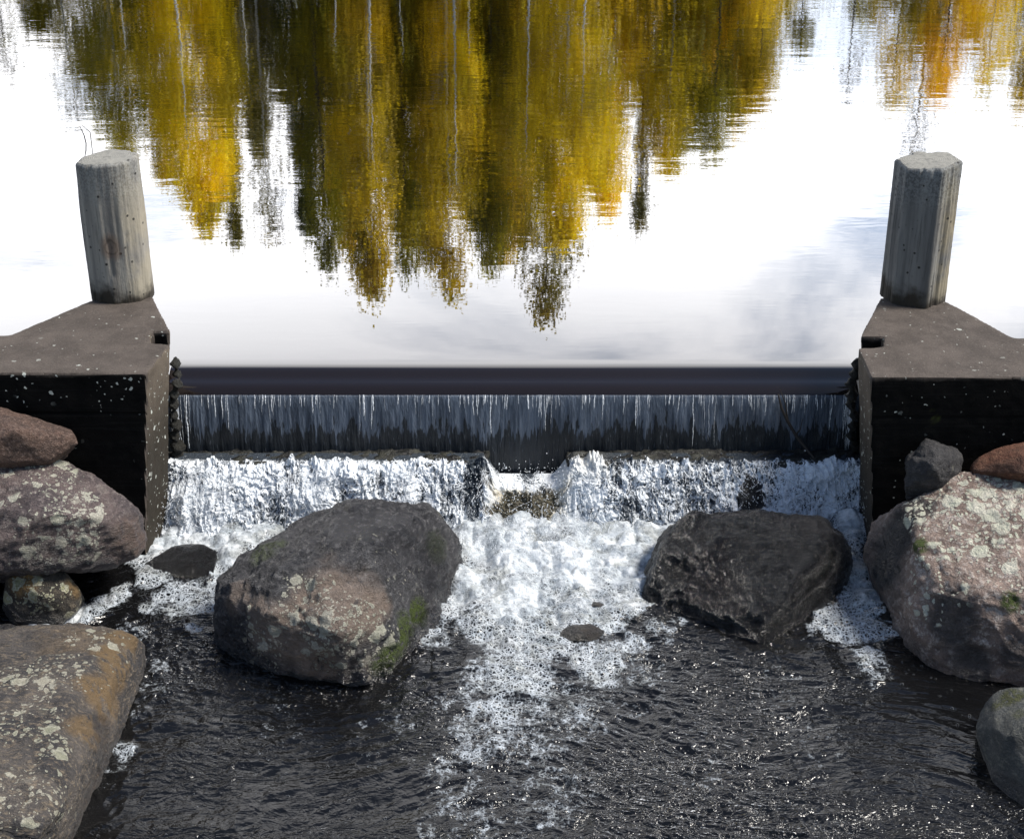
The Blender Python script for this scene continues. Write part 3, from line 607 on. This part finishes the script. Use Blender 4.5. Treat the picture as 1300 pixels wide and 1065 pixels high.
# river surface, foam pool and rapids
x0, x1, y0, y1 = -2.6, 2.6, 2.6, 5.62
nx, ny = 1300, 860
x = np.linspace(x0, x1, nx)[None]; y = np.linspace(y0, y1, ny)[:, None]
fo = [  # foam: pixel, pixel, radius, strength
 (600, 680, 48, 1.3), (680, 650, 65, 1.4), (760, 680, 55, 1.3), (650, 700, 60, 1.3), (720, 720, 60, 1.3), (790, 720, 50, 1.2), (800, 690, 50, 1.2), (600, 740, 40, 1.15), (660, 760, 60, 1.15), (740, 765, 55, 1.05), (790, 760, 32, 1.), (620, 790, 32, .75), (680, 800, 60, .9),
 (660, 850, 55, .72), (640, 890, 45, .55), (700, 880, 50, .4), (620, 930, 50, .45), (690, 930, 60, .36), (760, 840, 40, .55), (800, 820, 25, .4), (740, 900, 60, .28), (590, 990, 60, .3), (700, 1000, 80, .3), (600, 1050, 80, .25),
 (560, 800, 26, .4), (575, 770, 22, .7), (600, 860, 40, .5), (560, 880, 34, .28), (820, 870, 60, .22), (840, 800, 22, .4), (200, 722, 26, .8), (230, 752, 32, .5), (165, 805, 30, .3), (195, 870, 22, .3), (1070, 790, 34, .75), (1105, 835, 34, .42), (1000, 880, 50, .18), (1060, 940, 60, .16), (870, 960, 70, .16), (350, 920, 60, .14), (500, 930, 50, .2), (200, 680, 45, 1.3), (260, 680, 45, 1.3), (320, 672, 45, 1.35), (360, 660, 45, 1.3), (180, 700, 22, 1.), (285, 705, 26, 1.2), (272, 735, 20, 1.05), (262, 765, 16, .85), (250, 790, 14, .6), (235, 770, 20, .45), (215, 755, 16, .4),
 (110, 780, 24, 1.1), (85, 790, 20, 1.1), (45, 800, 20, 1.), (135, 768, 14, .9), (160, 750, 18, .7), (195, 765, 12, .6), (180, 800, 14, .35), (200, 840, 14, .4), (175, 900, 14, .35), (150, 945, 18, .5), (135, 970, 14, .4),
 (860, 645, 45, 1.3), (820, 660, 45, 1.3), (920, 640, 30, 1.2), (1000, 640, 45, 1.2), (1060, 640, 45, 1.2), (1085, 680, 28, 1.2), (1092, 715, 22, 1.1), (1100, 745, 34, 1.2), (1120, 765, 26, 1.1), (1085, 765, 26, .9), (1060, 785, 22, .6), (1100, 800, 26, .6), (1125, 800, 14, .7), (1090, 830, 20, .3), (1080, 880, 26, .2), (1140, 740, 12, .8), (1138, 790, 10, .9),
 (870, 790, 14, .3), (1030, 800, 14, .35), (985, 840, 18, .2)]
D = np.zeros((ny, nx))
wx = x+.05*fbm(x*5, y*5, 0, 3, 5)+.02*vn(x*22, y*22, 0, 6); wy = y+.05*fbm(x*5, y*5, 0, 3, 15)+.02*vn(x*22, y*22, 0, 16)
for (px, py, r, s_) in fo:
    s_ = s_*(.82 if py > 845 else 1.); s_ = min(s_, 1.2)
    c = P(px, py, -.5); e = P(px+r, py, -.5); rr = (e-c).length; ry = abs((P(px, py-r*.75, -.5)-c).length)
    q = np.sqrt(((wx-c.x)/rr)**2+((wy-c.y)/ry)**2)
    D = np.maximum(D, s_*sstep(1.35, .45, q))
turb = np.clip(D, 0, 1.2)
near = sstep(4.9, 5.5, y)
ux = x+.10*vn(x*1.7, y*1.7, 0, 1)+.25*(y-4)*np.tanh(x); uy = y+.12*vn(x*1.5, y*1.5, 0, 2)+.22*np.abs(x)
liv = sstep(-.5, .35, fbm(x*1.6, y*2.2, 0, 2, 44))
chop = .60*fbm(ux*5, uy*9, 0, 2, 101, .5, ridge=True)+(.25+.35*liv)*fbm(ux*13+.6*vn(x*9, y*9, 0, 3), uy*24, 0, 2, 111, .5, ridge=True)
Z = -.512+.0125*chop+.0014*liv*fbm(ux*40, uy*62, 0, 2, 120, ridge=True)
Z = Z+turb*(.032*fbm(x*8, y*10, 0, 2, 130)+.019*np.abs(vn(x*15, y*18, 0, 140))+.0015*vn(x*60, y*60, 0, 150))+near*turb*.004
cc = P(680, 650, -.5); Z = Z+.03*np.exp(-((x-cc.x)/.28)**2-((y-5.5)/.16)**2)
calm = np.exp(-((x-1.62)/.3)**2-((y-4.25)/.35)**2); Z = Z*(1-.75*calm)+(-.512)*.75*calm
# channel right of the wet boulder spills down from the ledge
c2 = P(1088, 680, -.45); Z = Z+.07*np.exp(-((x-c2.x)/.1)**2-((y-c2.y-.12)/.14)**2)
me = gridmesh('river', *np.broadcast_arrays(x, y, Z))
attr(me, 'foam', D); attr(me, 'lively', (1-.8*calm)*(.35+.65*liv)+0*D)
m = N('river_water')
D_ = m.at('foam'); p = m.pos()
wpo = m.n('ShaderNodeVectorMath', operation='ADD', i={0: p, 1: m.n('ShaderNodeVectorMath', operation='SCALE', i={0: m.n('ShaderNodeTexNoise', i={'Scale': 30., 'Detail': 3., 'Vector': p}).outputs['Color'], 'Scale': .025}).outputs[0]}).outputs[0]
nz1 = m.noise(9, 5, .65, p, .8); nz2 = m.noise(42, 5, .7, p, .3); nz3 = m.noise(150, 3, .65)
f0 = m.math('ADD', D_, m.math('MULTIPLY', m.math('SUBTRACT', nz1, .5), .9))
f1 = m.math('ADD', f0, m.math('MULTIPLY', m.math('SUBTRACT', nz2, .5), 1.1))
solid = m.ramp(f1, .72, 1.38)
va = m.vor(40, wpo, 'DISTANCE_TO_EDGE'); vb = m.vor(85, wpo, 'DISTANCE_TO_EDGE')
rim = m.math('MAXIMUM', m.ramp(va, .13, .0), m.math('MULTIPLY', m.ramp(vb, .22, .0), .85))
lace = m.math('MULTIPLY', rim, m.ramp(f1, .22, .5))
foamf = m.math('MAXIMUM', solid, m.math('MULTIPLY', lace, .85))
wv1 = m.math('ABSOLUTE', m.math('SUBTRACT', m.noise(9, 3, .5, m.pos((.75, 1.3, 1)), 2.2), .5)); wv2 = m.math('ABSOLUTE', m.math('SUBTRACT', m.noise(27, 2, .5, m.pos((.7, 1.3, 1)), 1.5), .5))
h = m.math('ADD', m.math('MULTIPLY', wv1, -1.8), m.math('MULTIPLY', wv2, -.8))
h = m.math('MULTIPLY', h, m.ramp(m.noise(3.2, 3, .5, p, .5), .3, .7, .45, 1.25))
h = m.math('MULTIPLY', h, m.at('lively'))
nbw = m.bump(h, .017, .9)
nbf = m.bump(m.math('ADD', m.math('MULTIPLY', foamf, .4), m.math('ADD', m.math('MULTIPLY', nz2, .5), m.math('MULTIPLY', nz3, .25))), .010, .8)
wat = water_sh(m, nbw, 2.5, (.0045, .0045, .0048), .12, 1.15)
fc = m.mix(m.ramp(nz1, .3, .7), (.52, .58, .63), (.74, .77, .79)); fc = m.mix(m.ramp(D_, .9, .3), fc, (.62, .68, .74)); fc = m.mix(m.ramp(m.noise(7, 4, .6, wpo, 1.5), .5, .64, 0, .7), fc, (.34, .36, .35))
wh = m.bsdf(Base_Color=fc, Roughness=.5, Normal=nbf)
M_RIV = m.fin(m.n('ShaderNodeMixShader', i={0: foamf, 1: wat, 2: wh}).outputs[0])
tag(link('river_water', me, M_RIV), kind='structure')
# spray droplets
ico = bmesh.new(); bmesh.ops.create_icosphere(ico, subdivisions=1, radius=1); iv = np.array([v.co[:] for v in ico.verts]); fi = np.array([[v.index for v in f.verts] for f in ico.faces]); ico.free()
n = 9000; cx = RS.uniform(-1.53, 1.53, n); u = RS.rand(n)
cy = 5.66-.22*u-RS.exponential(.018, n)-.02; cz = -.29-.2*u**1.3+RS.exponential(.016, n)
k = RS.rand(n) < .16; cy[k] = RS.uniform(5.2, 5.5, k.sum()); cz[k] = -.455+RS.exponential(.012, k.sum()); cx[k] = RS.normal(.1, .22, k.sum())
r = RS.uniform(.0009, .0030, n)*(RS.rand(n)**.5)
V = (iv[None]*(r[:, None, None]*np.stack([np.ones(n), np.ones(n), RS.uniform(.8, 2.4, n)], -1)[:, None, :])+np.stack([cx, cy, cz], -1)[:, None, :]).reshape(-1, 3)
Fc = (fi[None]+np.arange(n)[:, None, None]*len(iv)).reshape(-1, 3)
tag(link('spray', npmesh('spray', V, Fc), M_FROTH), 'fine white droplets thrown up along the lower falls', 'spray', kind='stuff')
# floating bubbles on the calm dark water
m = N('bubble_film'); lw = m.n('ShaderNodeLayerWeight', i={'Blend': .35}).outputs['Facing']
M_BUB = m.fin(m.n('ShaderNodeMixShader', i={0: m.ramp(lw, .35, .9), 1: m.n('ShaderNodeBsdfTransparent').outputs[0], 2: m.bsdf(Base_Color=(.8, .85, .9), Roughness=.1)}).outputs[0])
ico = bmesh.new(); bmesh.ops.create_icosphere(ico, subdivisions=2, radius=1); iv = np.array([v.co[:] for v in ico.verts]); fi = np.array([[v.index for v in f.verts] for f in ico.faces]); ico.free()
ct = []
while len(ct) < 420:
    px = RS.uniform(180, 1240); py = RS.uniform(800, 1064); c = P(px, py, -.508)
    if RS.rand() < .5+.5*vn(c.x*4, c.y*4, 0, 9): ct.append((c.x, c.y, c.z))
ct = np.array(ct); n = len(ct); r = RS.uniform(.0015, .006, n)*RS.uniform(.6, 1, n)
V = (iv[None]*r[:, None, None]+ct[:, None]).reshape(-1, 3); Fc = (fi[None]+np.arange(n)[:, None, None]*len(iv)).reshape(-1, 3)
tag(link('bubbles', npmesh('bubbles', V, Fc), M_BUB), 'small round bubbles drifting on the dark river surface in the foreground', 'bubbles', kind='stuff')
# ------------------------------------------------------------------ ground: river bed, banks, far shore
m = N('earth'); M_EARTH = m.fin(m.bsdf(Base_Color=m.mix(m.noise(8, 6, .7), (.035, .03, .022), (.075, .065, .045)), Roughness=.9, Normal=m.bump(m.noise(20, 6, .7), .05)))
gx = np.linspace(-3.6, 3.6, 90)[None]; gy = np.linspace(-3, 5.6, 90)[:, None]
Zg = -.85+.62*sstep(1.9, 2.6, np.abs(gx))+.03*fbm(gx*3, gy*3, 0, 3, 7)
tag(link('river_bed', gridmesh('river_bed', *np.broadcast_arrays(gx, gy, Zg)), M_EARTH), kind='structure')
m = N('forest_floor'); M_FLR = m.fin(m.bsdf(Base_Color=m.mix(m.noise(1.5, 6, .7), (.05, .055, .02), (.12, .085, .03)), Roughness=.95))
gx = np.linspace(-300, 300, 80)[None]; gy = np.array([36.2, 36.8, 37.5, 39, 42, 50, 60, 90, 300, 900])[:, None]
Zg = -.3+.9*sstep(36.2, 38, gy)+1.0*sstep(40, 90, gy)+.12*fbm(gx*.3, gy*.3, 0, 2, 9)
tag(link('ground', gridmesh('ground', *np.broadcast_arrays(gx, gy, Zg)), M_FLR), kind='structure')
for s_ in (-1, 1):
    gx = s_*np.array([3.6, 4, 5, 8, 20, 300])[None]; gy = np.linspace(-60, 5.62, 60)[:, None]
    Zg = -.25+.5*sstep(3.6, 5, np.abs(gx))+.03*fbm(gx, gy, 0, 2, 11)
    tag(link('bank', gridmesh('bank', *np.broadcast_arrays(gx, gy, Zg)), M_FLR), kind='structure')
# ------------------------------------------------------------------ twig and reed
m = N('dark_bark'); M_TWIG = m.fin(m.bsdf(Base_Color=(.02, .015, .012), Roughness=.7))
def curve_obj(name, paths, mat, parent=None):
    cu = bpy.data.curves.new(name, 'CURVE'); cu.dimensions = '3D'; cu.bevel_depth = 1; cu.bevel_resolution = 2
    for pth in paths:
        s_ = cu.splines.new('POLY'); s_.points.add(len(pth)-1)
        for q, (c, r_) in zip(s_.points, pth): q.co = (*c, 1); q.radius = r_*(1.6 if name == 'twig' else 1)
    o = bpy.data.objects.new(name, cu); C.objects.link(o)
    me = bpy.data.meshes.new_from_object(o.evaluated_get(bpy.context.evaluated_depsgraph_get())); bpy.data.objects.remove(o)
    me.materials.clear(); return link(name, me, mat, parent)
tw = [[(PY(988, 500, 5.80), .002), (PY(992, 518, 5.79), .0035), (PY(1000, 535, 5.78), .004), (PY(1010, 552, 5.77), .0045), (PY(1022, 568, 5.74), .004), (PY(1034, 582, 5.70), .003)],
      [(PY(1000, 535, 5.78), .003), (PY(997, 512, 5.80), .0015), (PY(990, 494, 5.81), .001)], [(PY(1010, 552, 5.77), .003), (PY(1016, 545, 5.76), .0015), (PY(1019, 532, 5.76), .001)]]
tag(curve_obj('twig', tw, M_TWIG), 'thin dark forked twig caught on the water sheet near its right end', 'twig')
a = P(110, 182, 0)
tag(curve_obj('reed', [[(a+Vector((0, 0, -.03)), .004), (a+Vector((-.01, 0, .05)), .004), (a+Vector((-.03, 0, .11)), .002)], [(a+Vector((.03, 0, -.03)), .003), (a+Vector((.03, 0, .07)), .003), (a+Vector((-.02, 0, .12)), .0015)]], M_TWIG), 'small dark reed stub standing in the pond beyond the left post', 'reed')
# ------------------------------------------------------------------ trees (seen in the pond)
def leaf_mat(name, ca, cb, trans=.55):
    m = N(name)
    n1 = m.noise(.9, 5, .75); n2 = m.noise(5, 3, .6)
    col = m.mix(m.ramp(n1, .38, .62), ca, cb); col = m.mix(m.ramp(m.noise(.32, 3, .6), .42, .6, 0, .45), col, (.55, .42, .012)); col = m.mix(m.ramp(m.noise(.55, 4, .65, m.pos((1, 1, .8)), .6), .47, .60, 0, .62), col, (.12, .125, .012)); col = m.mix(m.ramp(n2, .4, .7, 0, .5), col, tuple(c*.45 for c in ca))
    d = m.bsdf(Base_Color=col, Roughness=.6); t_ = m.n('ShaderNodeBsdfTranslucent', i={0: col}).outputs[0]
    return m.fin(m.n('ShaderNodeMixShader', i={0: trans, 1: d, 2: t_}).outputs[0])
LM = {'yellow': leaf_mat('yellow_leaves', (.95, .66, .006), (1., .80, .008)), 'gold': leaf_mat('gold_leaves', (.50, .34, .012), (1., .70, .015)),
      'orange': leaf_mat('orange_leaves', (.80, .47, .012), (1., .66, .015)), 'lime': leaf_mat('lime_leaves', (.56, .42, .01), (.98, .74, .012)),
      'olive': leaf_mat('olive_leaves', (.11, .12, .012), (.44, .38, .015)), 'brown': leaf_mat('brown_leaves', (.15, .12, .015), (.50, .36, .02)),
      'green': leaf_mat('dark_green_needles', (.05, .07, .02), (.085, .10, .025), .1), 'gray': leaf_mat('gray_twiggy_leaves', (.14, .13, .09), (.20, .17, .09), .1)}
m = N('birch_bark'); M_BIRCH = m.fin(m.bsdf(Base_Color=m.mix(m.ramp(m.noise(6, 4, .7, m.pos((1, 1, 3))), .55, .62), (.42, .41, .38), (.05, .055, .05)), Roughness=.7))
m = N('gray_bark'); M_BARK = m.fin(m.bsdf(Base_Color=m.mix(m.noise(9, 4, .7), (.03, .025, .02), (.09, .075, .06)), Roughness=.85))
def tree(px, row, wpx, Y, kind, col, label, bark='bark', dens=1., base=.25, grp='autumn trees on the far shore'):
    x, h = mirror_top(px, row+6, Y)
    dep = Y*cp+(h+H)*sp; rad = wpx/2*dep/F*(1.15 if kind != 'slim' else 1)
    nm = {'spruce': 'spruce_tree', 'pine': 'pine_tree'}.get(kind, 'birch_tree' if bark == 'birch' else 'leafy_tree')
    g0 = .5; e = empty(nm, (x, Y, g0)); h = h-g0
    # trunk
    n = 14; zz = np.linspace(-.3, h*.97, n); bx = np.cumsum(RS.normal(0, .02, n)); by = np.cumsum(RS.normal(0, .02, n)); bx -= bx[-1]; by -= by[0]
    tr = (.035+.0045*h)*(1-zz/h*.93)
    if bark == 'birch': tr = tr*.75
    paths = [[((bx[i], by[i], zz[i]), max(tr[i], .008)) for i in range(n)]]
    limbs = []
    nl = int(h*2.6)
    for k in range(nl):
        f = RS.uniform(base, .96); i = min(int(f*n), n-1); a = RS.uniform(0, 2*math.pi)
        L = rad*prof_r(kind, (f-base)/(1-base))*RS.uniform(.75, 1.1)
        up = {'spruce': -.15, 'pine': .25}.get(kind, .7)
        s0 = np.array((bx[i], by[i], f*h)); s1 = s0+np.array((math.cos(a)*L*.6, math.sin(a)*L*.6, L*up)); s2 = s0+np.array((math.cos(a)*L, math.sin(a)*L, L*up*(1.1 if kind != 'spruce' else 1.9)))
        limbs.append((s0, s1, s2)); q = max(tr[i]*.4, .008)
        paths.append([(tuple(s0), q), (tuple(s1), q*.6), (tuple(s2), q*.2)])
    curve_obj('trunk', paths, M_BIRCH if bark == 'birch' else M_BARK, e)
    # crown: clumps of leaves on the limbs and through the envelope
    nc = int((90+330*rad)*dens*(1.0 if kind != 'slim' else .25)*max(.6, h/10))
    f = RS.beta(1.1, 1.0, nc) if kind != 'slim' else RS.beta(3, 1, nc)
    pr_ = np.array([prof_r(kind, q) for q in f])*rad
    a = RS.uniform(0, 2*math.pi, nc); rr = pr_*np.sqrt(RS.uniform(.05, 1, nc))*RS.uniform(.7, 1.12, nc)
    cen = np.stack([np.cos(a)*rr, np.sin(a)*rr, (base+(1-base)*f)*h+RS.normal(0, .1, nc)], -1)
    if kind == 'pine':
        cen = cen[RS.rand(len(cen)) < sstep(-.15, .25, vn(cen[:, 0]*1.6, cen[:, 1]*1.6, cen[:, 2]*1.6, int(px)))]
    else:
        cen = cen[RS.rand(len(cen)) < .5+.5*sstep(-.35, .1, vn(cen[:, 0]*1.3, cen[:, 1]*1.3, cen[:, 2]*1.0, int(px)))]
    nl_ = 26 if dens > .5 else 16
    sg = .16 if kind != 'spruce' else .12
    pos = (cen[:, None]+RS.normal(0, 1, (len(cen), nl_, 3))*np.array((sg, sg, sg*1.25))).reshape(-1, 3)
    n = len(pos); s_ = RS.uniform(.035, .075, n)[:, None]
    d1 = RS.normal(0, 1, (n, 3)); d1 /= np.linalg.norm(d1, axis=1)[:, None]; d2 = np.cross(d1, RS.normal(0, 1, (n, 3))); d2 /= np.linalg.norm(d2, axis=1)[:, None]
    V = np.stack([pos-d1*s_, pos-d2*s_*.6, pos+d1*s_, pos+d2*s_*.6], 1).reshape(-1, 3)
    link('crown', npmesh('crown', V, np.arange(4*n).reshape(-1, 4)), LM[col], e, smooth=False)
    return tag(e, label, 'tree', grp)
def prof_r(kind, f):
    f = min(max(f, 0), 1)
    if kind == 'spruce': return (1-f)**.9*.95+.04
    if kind == 'pine': return .5+.5*math.sin(f*math.pi) if f < .8 else .75*(1-f)/.2+.12
    if kind == 'slim': return .4+.5*(1-f)
    return (math.sin(min(1, f*1.25+.18)*math.pi*.5) if f < .55 else ((1-f)/.45)**.62)*.95+.05
T = [(12, 95, 40, 41, 'leafy', 'gray', 'thin gray twiggy tree at the far left end of the shore', 'bark', .4),
 (-45, 150, 90, 40, 'leafy', 'gray', 'gray half-bare tree past the left edge of the reflection', 'bark', .5),
 (48, 32, 100, 40, 'leafy', 'brown', 'low rusty brown tree at the left of the reflection', 'bark', 1.),
 (100, 150, 62, 40, 'leafy', 'gray', 'sparse silver-gray birch between white sky and olive trees', 'birch', .45),
 (158, 195, 95, 40, 'leafy', 'olive', 'olive and rust birch with a bright white trunk, left of the yellow tree', 'birch', 1.1),
 (212, 225, 60, 41, 'leafy', 'gold', 'narrow dull gold tree just left of the brightest yellow tree', 'bark', 1.),
 (262, 275, 122, 39, 'leafy', 'yellow', 'brightest lemon yellow tree, left of centre in the reflection', 'birch', 1.7),
 (300, 300, 52, 42, 'spruce', 'brown', 'dark slender brown conical tree right of the yellow tree', 'bark', 1.),
 (345, 295, 74, 41, 'leafy', 'gray', 'pale gray half-bare tree between yellow tree and dark spruce', 'birch', .4),
 (392, 290, 70, 41, 'spruce', 'green', 'dark green spruce at left of the main clump', 'bark', 1.3),
 (418, 335, 70, 40, 'leafy', 'olive', 'olive tree beside the dark spruce', 'bark', .8),
 (473, 372, 84, 39, 'leafy', 'gold', 'golden birch with pointed tip, left-hand high point of the clump', 'birch', 1.2),
 (518, 345, 64, 41, 'leafy', 'olive', 'dull olive tree between two golden ones', 'bark', 1.),
 (572, 370, 88, 40, 'leafy', 'gold', 'gold and brown birch near the middle of the clump', 'birch', .9),
 (622, 335, 84, 42, 'leafy', 'olive', 'olive tree left of the dark pine tip', 'bark', 1.),
 (692, 398, 112, 41, 'pine', 'brown', 'tallest dark brown pine with ragged side clumps', 'bark', 1.),
 (715, 300, 120, 38.5, 'leafy', 'lime', 'broad lime-yellow tree under the tall pine tip', 'birch', 1.4),
 (770, 268, 84, 40, 'leafy', 'yellow', 'yellow tree with gray tips, right of the lime tree', 'birch', .9),
 (812, 284, 34, 41, 'spruce', 'gray', 'very thin gray spire right of centre', 'bark', .8),
 (846, 215, 84, 40, 'leafy', 'lime', 'lime and olive tree on the falling right flank of the clump', 'birch', 1.1),
 (903, 195, 66, 40, 'leafy', 'olive', 'drooping olive tree with yellow tips, right flank', 'bark', 1.),
 (960, 125, 84, 40, 'leafy', 'gold', 'gold tree with loose edges at the right end of the clump', 'bark', .9),
 (900, 70, 110, 41, 'leafy', 'orange', 'orange tree deep in the right flank', 'bark', 1.4),
 (800, 75, 90, 39.5, 'leafy', 'orange', 'orange tree low behind the lime one', 'bark', 1.2),
 (1015, 55, 74, 41, 'leafy', 'olive', 'sparse olive tree at the edge of the open sky gap', 'bark', .55),
 (1075, 112, 40, 41, 'leafy', 'gray', 'thin gray sapling hanging in the open sky gap', 'bark', .35),
 (1130, 125, 74, 40, 'leafy', 'gold', 'golden tree with dark trunk left of the right-hand post', 'bark', .9),
 (1160, 195, 60, 41, 'leafy', 'gray', 'tall bare twiggy tree whose tip meets the right-hand post', 'bark', .42),
 (1190, 115, 80, 40, 'leafy', 'orange', 'orange-gold tree directly above the right-hand post', 'bark', .9),
 (1252, 100, 84, 40, 'leafy', 'yellow', 'yellow tree right of the right-hand post', 'birch', .9),
 (1296, 125, 60, 41, 'leafy', 'gold', 'gold tree at the right edge of the reflection', 'bark', .7),
 (1350, 140, 100, 41, 'leafy', 'gold', 'gold tree just past the right edge of the reflection', 'bark', .9),
 # white-stemmed birches in front
 (166, 135, 30, 37.6, 'slim', 'gold', 'slender white birch stem before the olive birch', 'birch', .6), (241, 205, 30, 37.7, 'slim', 'yellow', 'slender white birch stem before the lemon tree', 'birch', .6),
 (314, 95, 26, 37.6, 'slim', 'gray', 'short white birch stem right of the lemon tree', 'birch', .5), (476, 225, 30, 37.9, 'slim', 'gold', 'slender white birch stem left of centre', 'birch', .5),
 (512, 70, 30, 37.6, 'slim', 'olive', 'short white birch stem near the top middle', 'birch', .5), (580, 250, 30, 37.8, 'slim', 'gold', 'tall slender white birch stem at centre', 'birch', .5),
 (596, 115, 34, 37.6, 'slim', 'yellow', 'leaning white birch stem with yellow tuft at centre', 'birch', .9), (668, 205, 30, 37.7, 'slim', 'lime', 'slender white birch stem before the lime tree', 'birch', .5),
 (738, 160, 30, 37.7, 'slim', 'gold', 'white birch stem right of the tall pine', 'birch', .5), (425, 60, 30, 37.6, 'slim', 'olive', 'short white birch stem before the dark spruce', 'birch', .5),
 # back row
 (130, 95, 150, 46, 'leafy', 'brown', 'brown tree in the back row, far left', 'bark', 1.2), (215, 150, 120, 47, 'leafy', 'olive', 'olive tree in the back row behind the lemon tree', 'bark', 1.2), (330, 190, 110, 46, 'spruce', 'green', 'dark spruce in the back row behind the gray tree', 'bark', 1.5),
 (370, 120, 130, 44, 'leafy', 'olive', 'olive tree in the back row left of the main clump', 'bark', 1.5), (445, 270, 130, 45, 'leafy', 'green', 'deep green tree behind the left golden birch', 'bark', 1.5), (530, 290, 140, 46, 'leafy', 'brown', 'brown tree in the back row behind the olive one', 'bark', 1.4),
 (500, 150, 150, 43, 'spruce', 'green', 'broad low spruce at the heart of the clump', 'bark', 1.8), (610, 280, 140, 46, 'leafy', 'olive', 'olive tree in the back row at centre', 'bark', 1.5), (660, 290, 120, 45, 'leafy', 'brown', 'brown tree in the back row behind the pine', 'bark', 1.4), (650, 110, 140, 43.5, 'spruce', 'green', 'low dark spruce under the pine', 'bark', 1.8),
 (750, 225, 130, 45, 'leafy', 'olive', 'olive tree in the back row right of the pine', 'bark', 1.4), (560, 190, 120, 43, 'leafy', 'gold', 'bronze-gold tree in the middle row at centre', 'bark', 1.2), (830, 150, 120, 45, 'leafy', 'olive', 'olive tree in the back row behind the lime one', 'bark', 1.4), (910, 130, 110, 46, 'leafy', 'olive', 'olive tree in the back row, right flank', 'bark', 1.2),
 (875, 175, 110, 43, 'leafy', 'olive', 'olive tree in the middle row, right flank', 'bark', 1.3), (935, 150, 90, 42, 'leafy', 'gold', 'bronze tree in the middle row at the right end', 'bark', 1.2), (640, 320, 110, 43, 'leafy', 'gold', 'bronze tree behind the centre, left of the pine', 'bark', 1.2), (545, 335, 90, 42, 'leafy', 'brown', 'brown tree filling the gap between the two golden birches', 'bark', 1.2), (445, 310, 90, 42.5, 'leafy', 'gold', 'dull gold tree filling the gap left of the golden birch', 'bark', 1.2),
 (960, 60, 100, 46, 'leafy', 'olive', 'low olive tree in the back row at the right end', 'bark', 1.2), (290, 90, 120, 44, 'leafy', 'olive', 'low olive tree in the back row right of the lemon tree', 'bark', 1.4), (440, 130, 110, 42.5, 'leafy', 'olive', 'broad olive tree in the middle row', 'bark', 1.3),
 (1100, 22, 90, 44, 'leafy', 'olive', 'low olive scrub tree in the sky gap', 'bark', .7), (1240, 40, 110, 45, 'leafy', 'orange', 'low orange tree in the back row at right', 'bark', 1.1), (1170, 50, 110, 45, 'leafy', 'olive', 'low olive tree in the back row above the right-hand post', 'bark', .8)]
for t_ in T: tree(*t_)
# ------------------------------------------------------------------ light
SUN_AZ, SUN_EL = R(90), R(52)       # azimuth clockwise from +Y: straight from the right
wd = bpy.data.worlds.new('World'); scn.world = wd; wd.use_nodes = True; nt = wd.node_tree; nt.nodes.clear()
L = nt.links.new
def nn_(ty, **kw):
    nd = nt.nodes.new(ty); ins = kw.pop('i', {})
    for k, v in kw.items(): setattr(nd, k, v)
    for k, v in ins.items():
        if isinstance(v, bpy.types.NodeSocket): L(v, nd.inputs[k])
        else: nd.inputs[k].default_value = v
    return nd
sky = nn_('ShaderNodeTexSky', sky_type='NISHITA', sun_disc=False, sun_elevation=SUN_EL, sun_rotation=SUN_AZ)
tc = nn_('ShaderNodeTexCoord').outputs['Generated']
sx = nn_('ShaderNodeSeparateXYZ', i={0: tc})
inv = nn_('ShaderNodeMath', operation='MAXIMUM', i={0: sx.outputs[2], 1: .05}).outputs[0]
pr_ = nn_('ShaderNodeVectorMath', operation='DIVIDE', i={0: tc, 1: nn_('ShaderNodeCombineXYZ', i={0: inv, 1: inv, 2: inv}).outputs[0]}).outputs[0]
nz = nn_('ShaderNodeTexNoise', i={'Vector': pr_, 'Scale': 1.1, 'Detail': 7., 'Roughness': .55, 'Distortion': .3}).outputs['Fac']
nz2 = nn_('ShaderNodeTexNoise', i={'Vector': pr_, 'Scale': .45, 'Detail': 3.}).outputs['Fac']
ahead = nn_('ShaderNodeMapRange', interpolation_type='SMOOTHSTEP', i={'Value': sx.outputs[1], 'From Min': .3, 'From Max': .92, 'To Min': -.22, 'To Max': .10}).outputs[0]
cov = nn_('ShaderNodeMath', operation='ADD', i={0: nz, 1: ahead}).outputs[0]
cov = nn_('ShaderNodeMath', operation='MULTIPLY_ADD', i={0: sx.outputs[0], 1: -.10, 2: cov}).outputs[0]
cm = nn_('ShaderNodeMapRange', interpolation_type='SMOOTHSTEP', i={'Value': cov, 'From Min': .38, 'From Max': .62}).outputs[0]
ccol = nn_('ShaderNodeMix', data_type='RGBA', i={0: nn_('ShaderNodeMapRange', interpolation_type='SMOOTHSTEP', i={'Value': nn_('ShaderNodeMath', operation='MULTIPLY_ADD', i={0: sx.outputs[0], 1: -.35, 2: nz2}).outputs[0], 'From Min': .36, 'From Max': .56}).outputs[0], 6: (8.2, 8.9, 10.3, 1), 7: (12.4, 12.4, 12.8, 1)}).outputs[2]
mx = nn_('ShaderNodeMix', data_type='RGBA', i={0: cm, 6: sky.outputs[0], 7: ccol}).outputs[2]
bg = nn_('ShaderNodeBackground', i={'Color': mx, 'Strength': .09})
L(bg.outputs[0], nn_('ShaderNodeOutputWorld').inputs[0])
sd = bpy.data.lights.new('sun', 'SUN'); so = bpy.data.objects.new('sun', sd); C.objects.link(so)
sd.energy = 3.9; sd.angle = R(18); sd.color = (1, .95, .87)
dirv = Vector((math.sin(SUN_AZ)*math.cos(SUN_EL), math.cos(SUN_AZ)*math.cos(SUN_EL), math.sin(SUN_EL)))
so.rotation_euler = dirv.to_track_quat('Z', 'Y').to_euler(); so.location = (5, -5, 10)
vs = scn.view_settings; vs.view_transform = 'Standard'; vs.look = 'None'; vs.gamma = 1; vs.exposure = .5
scn.cycles.max_bounces = 6
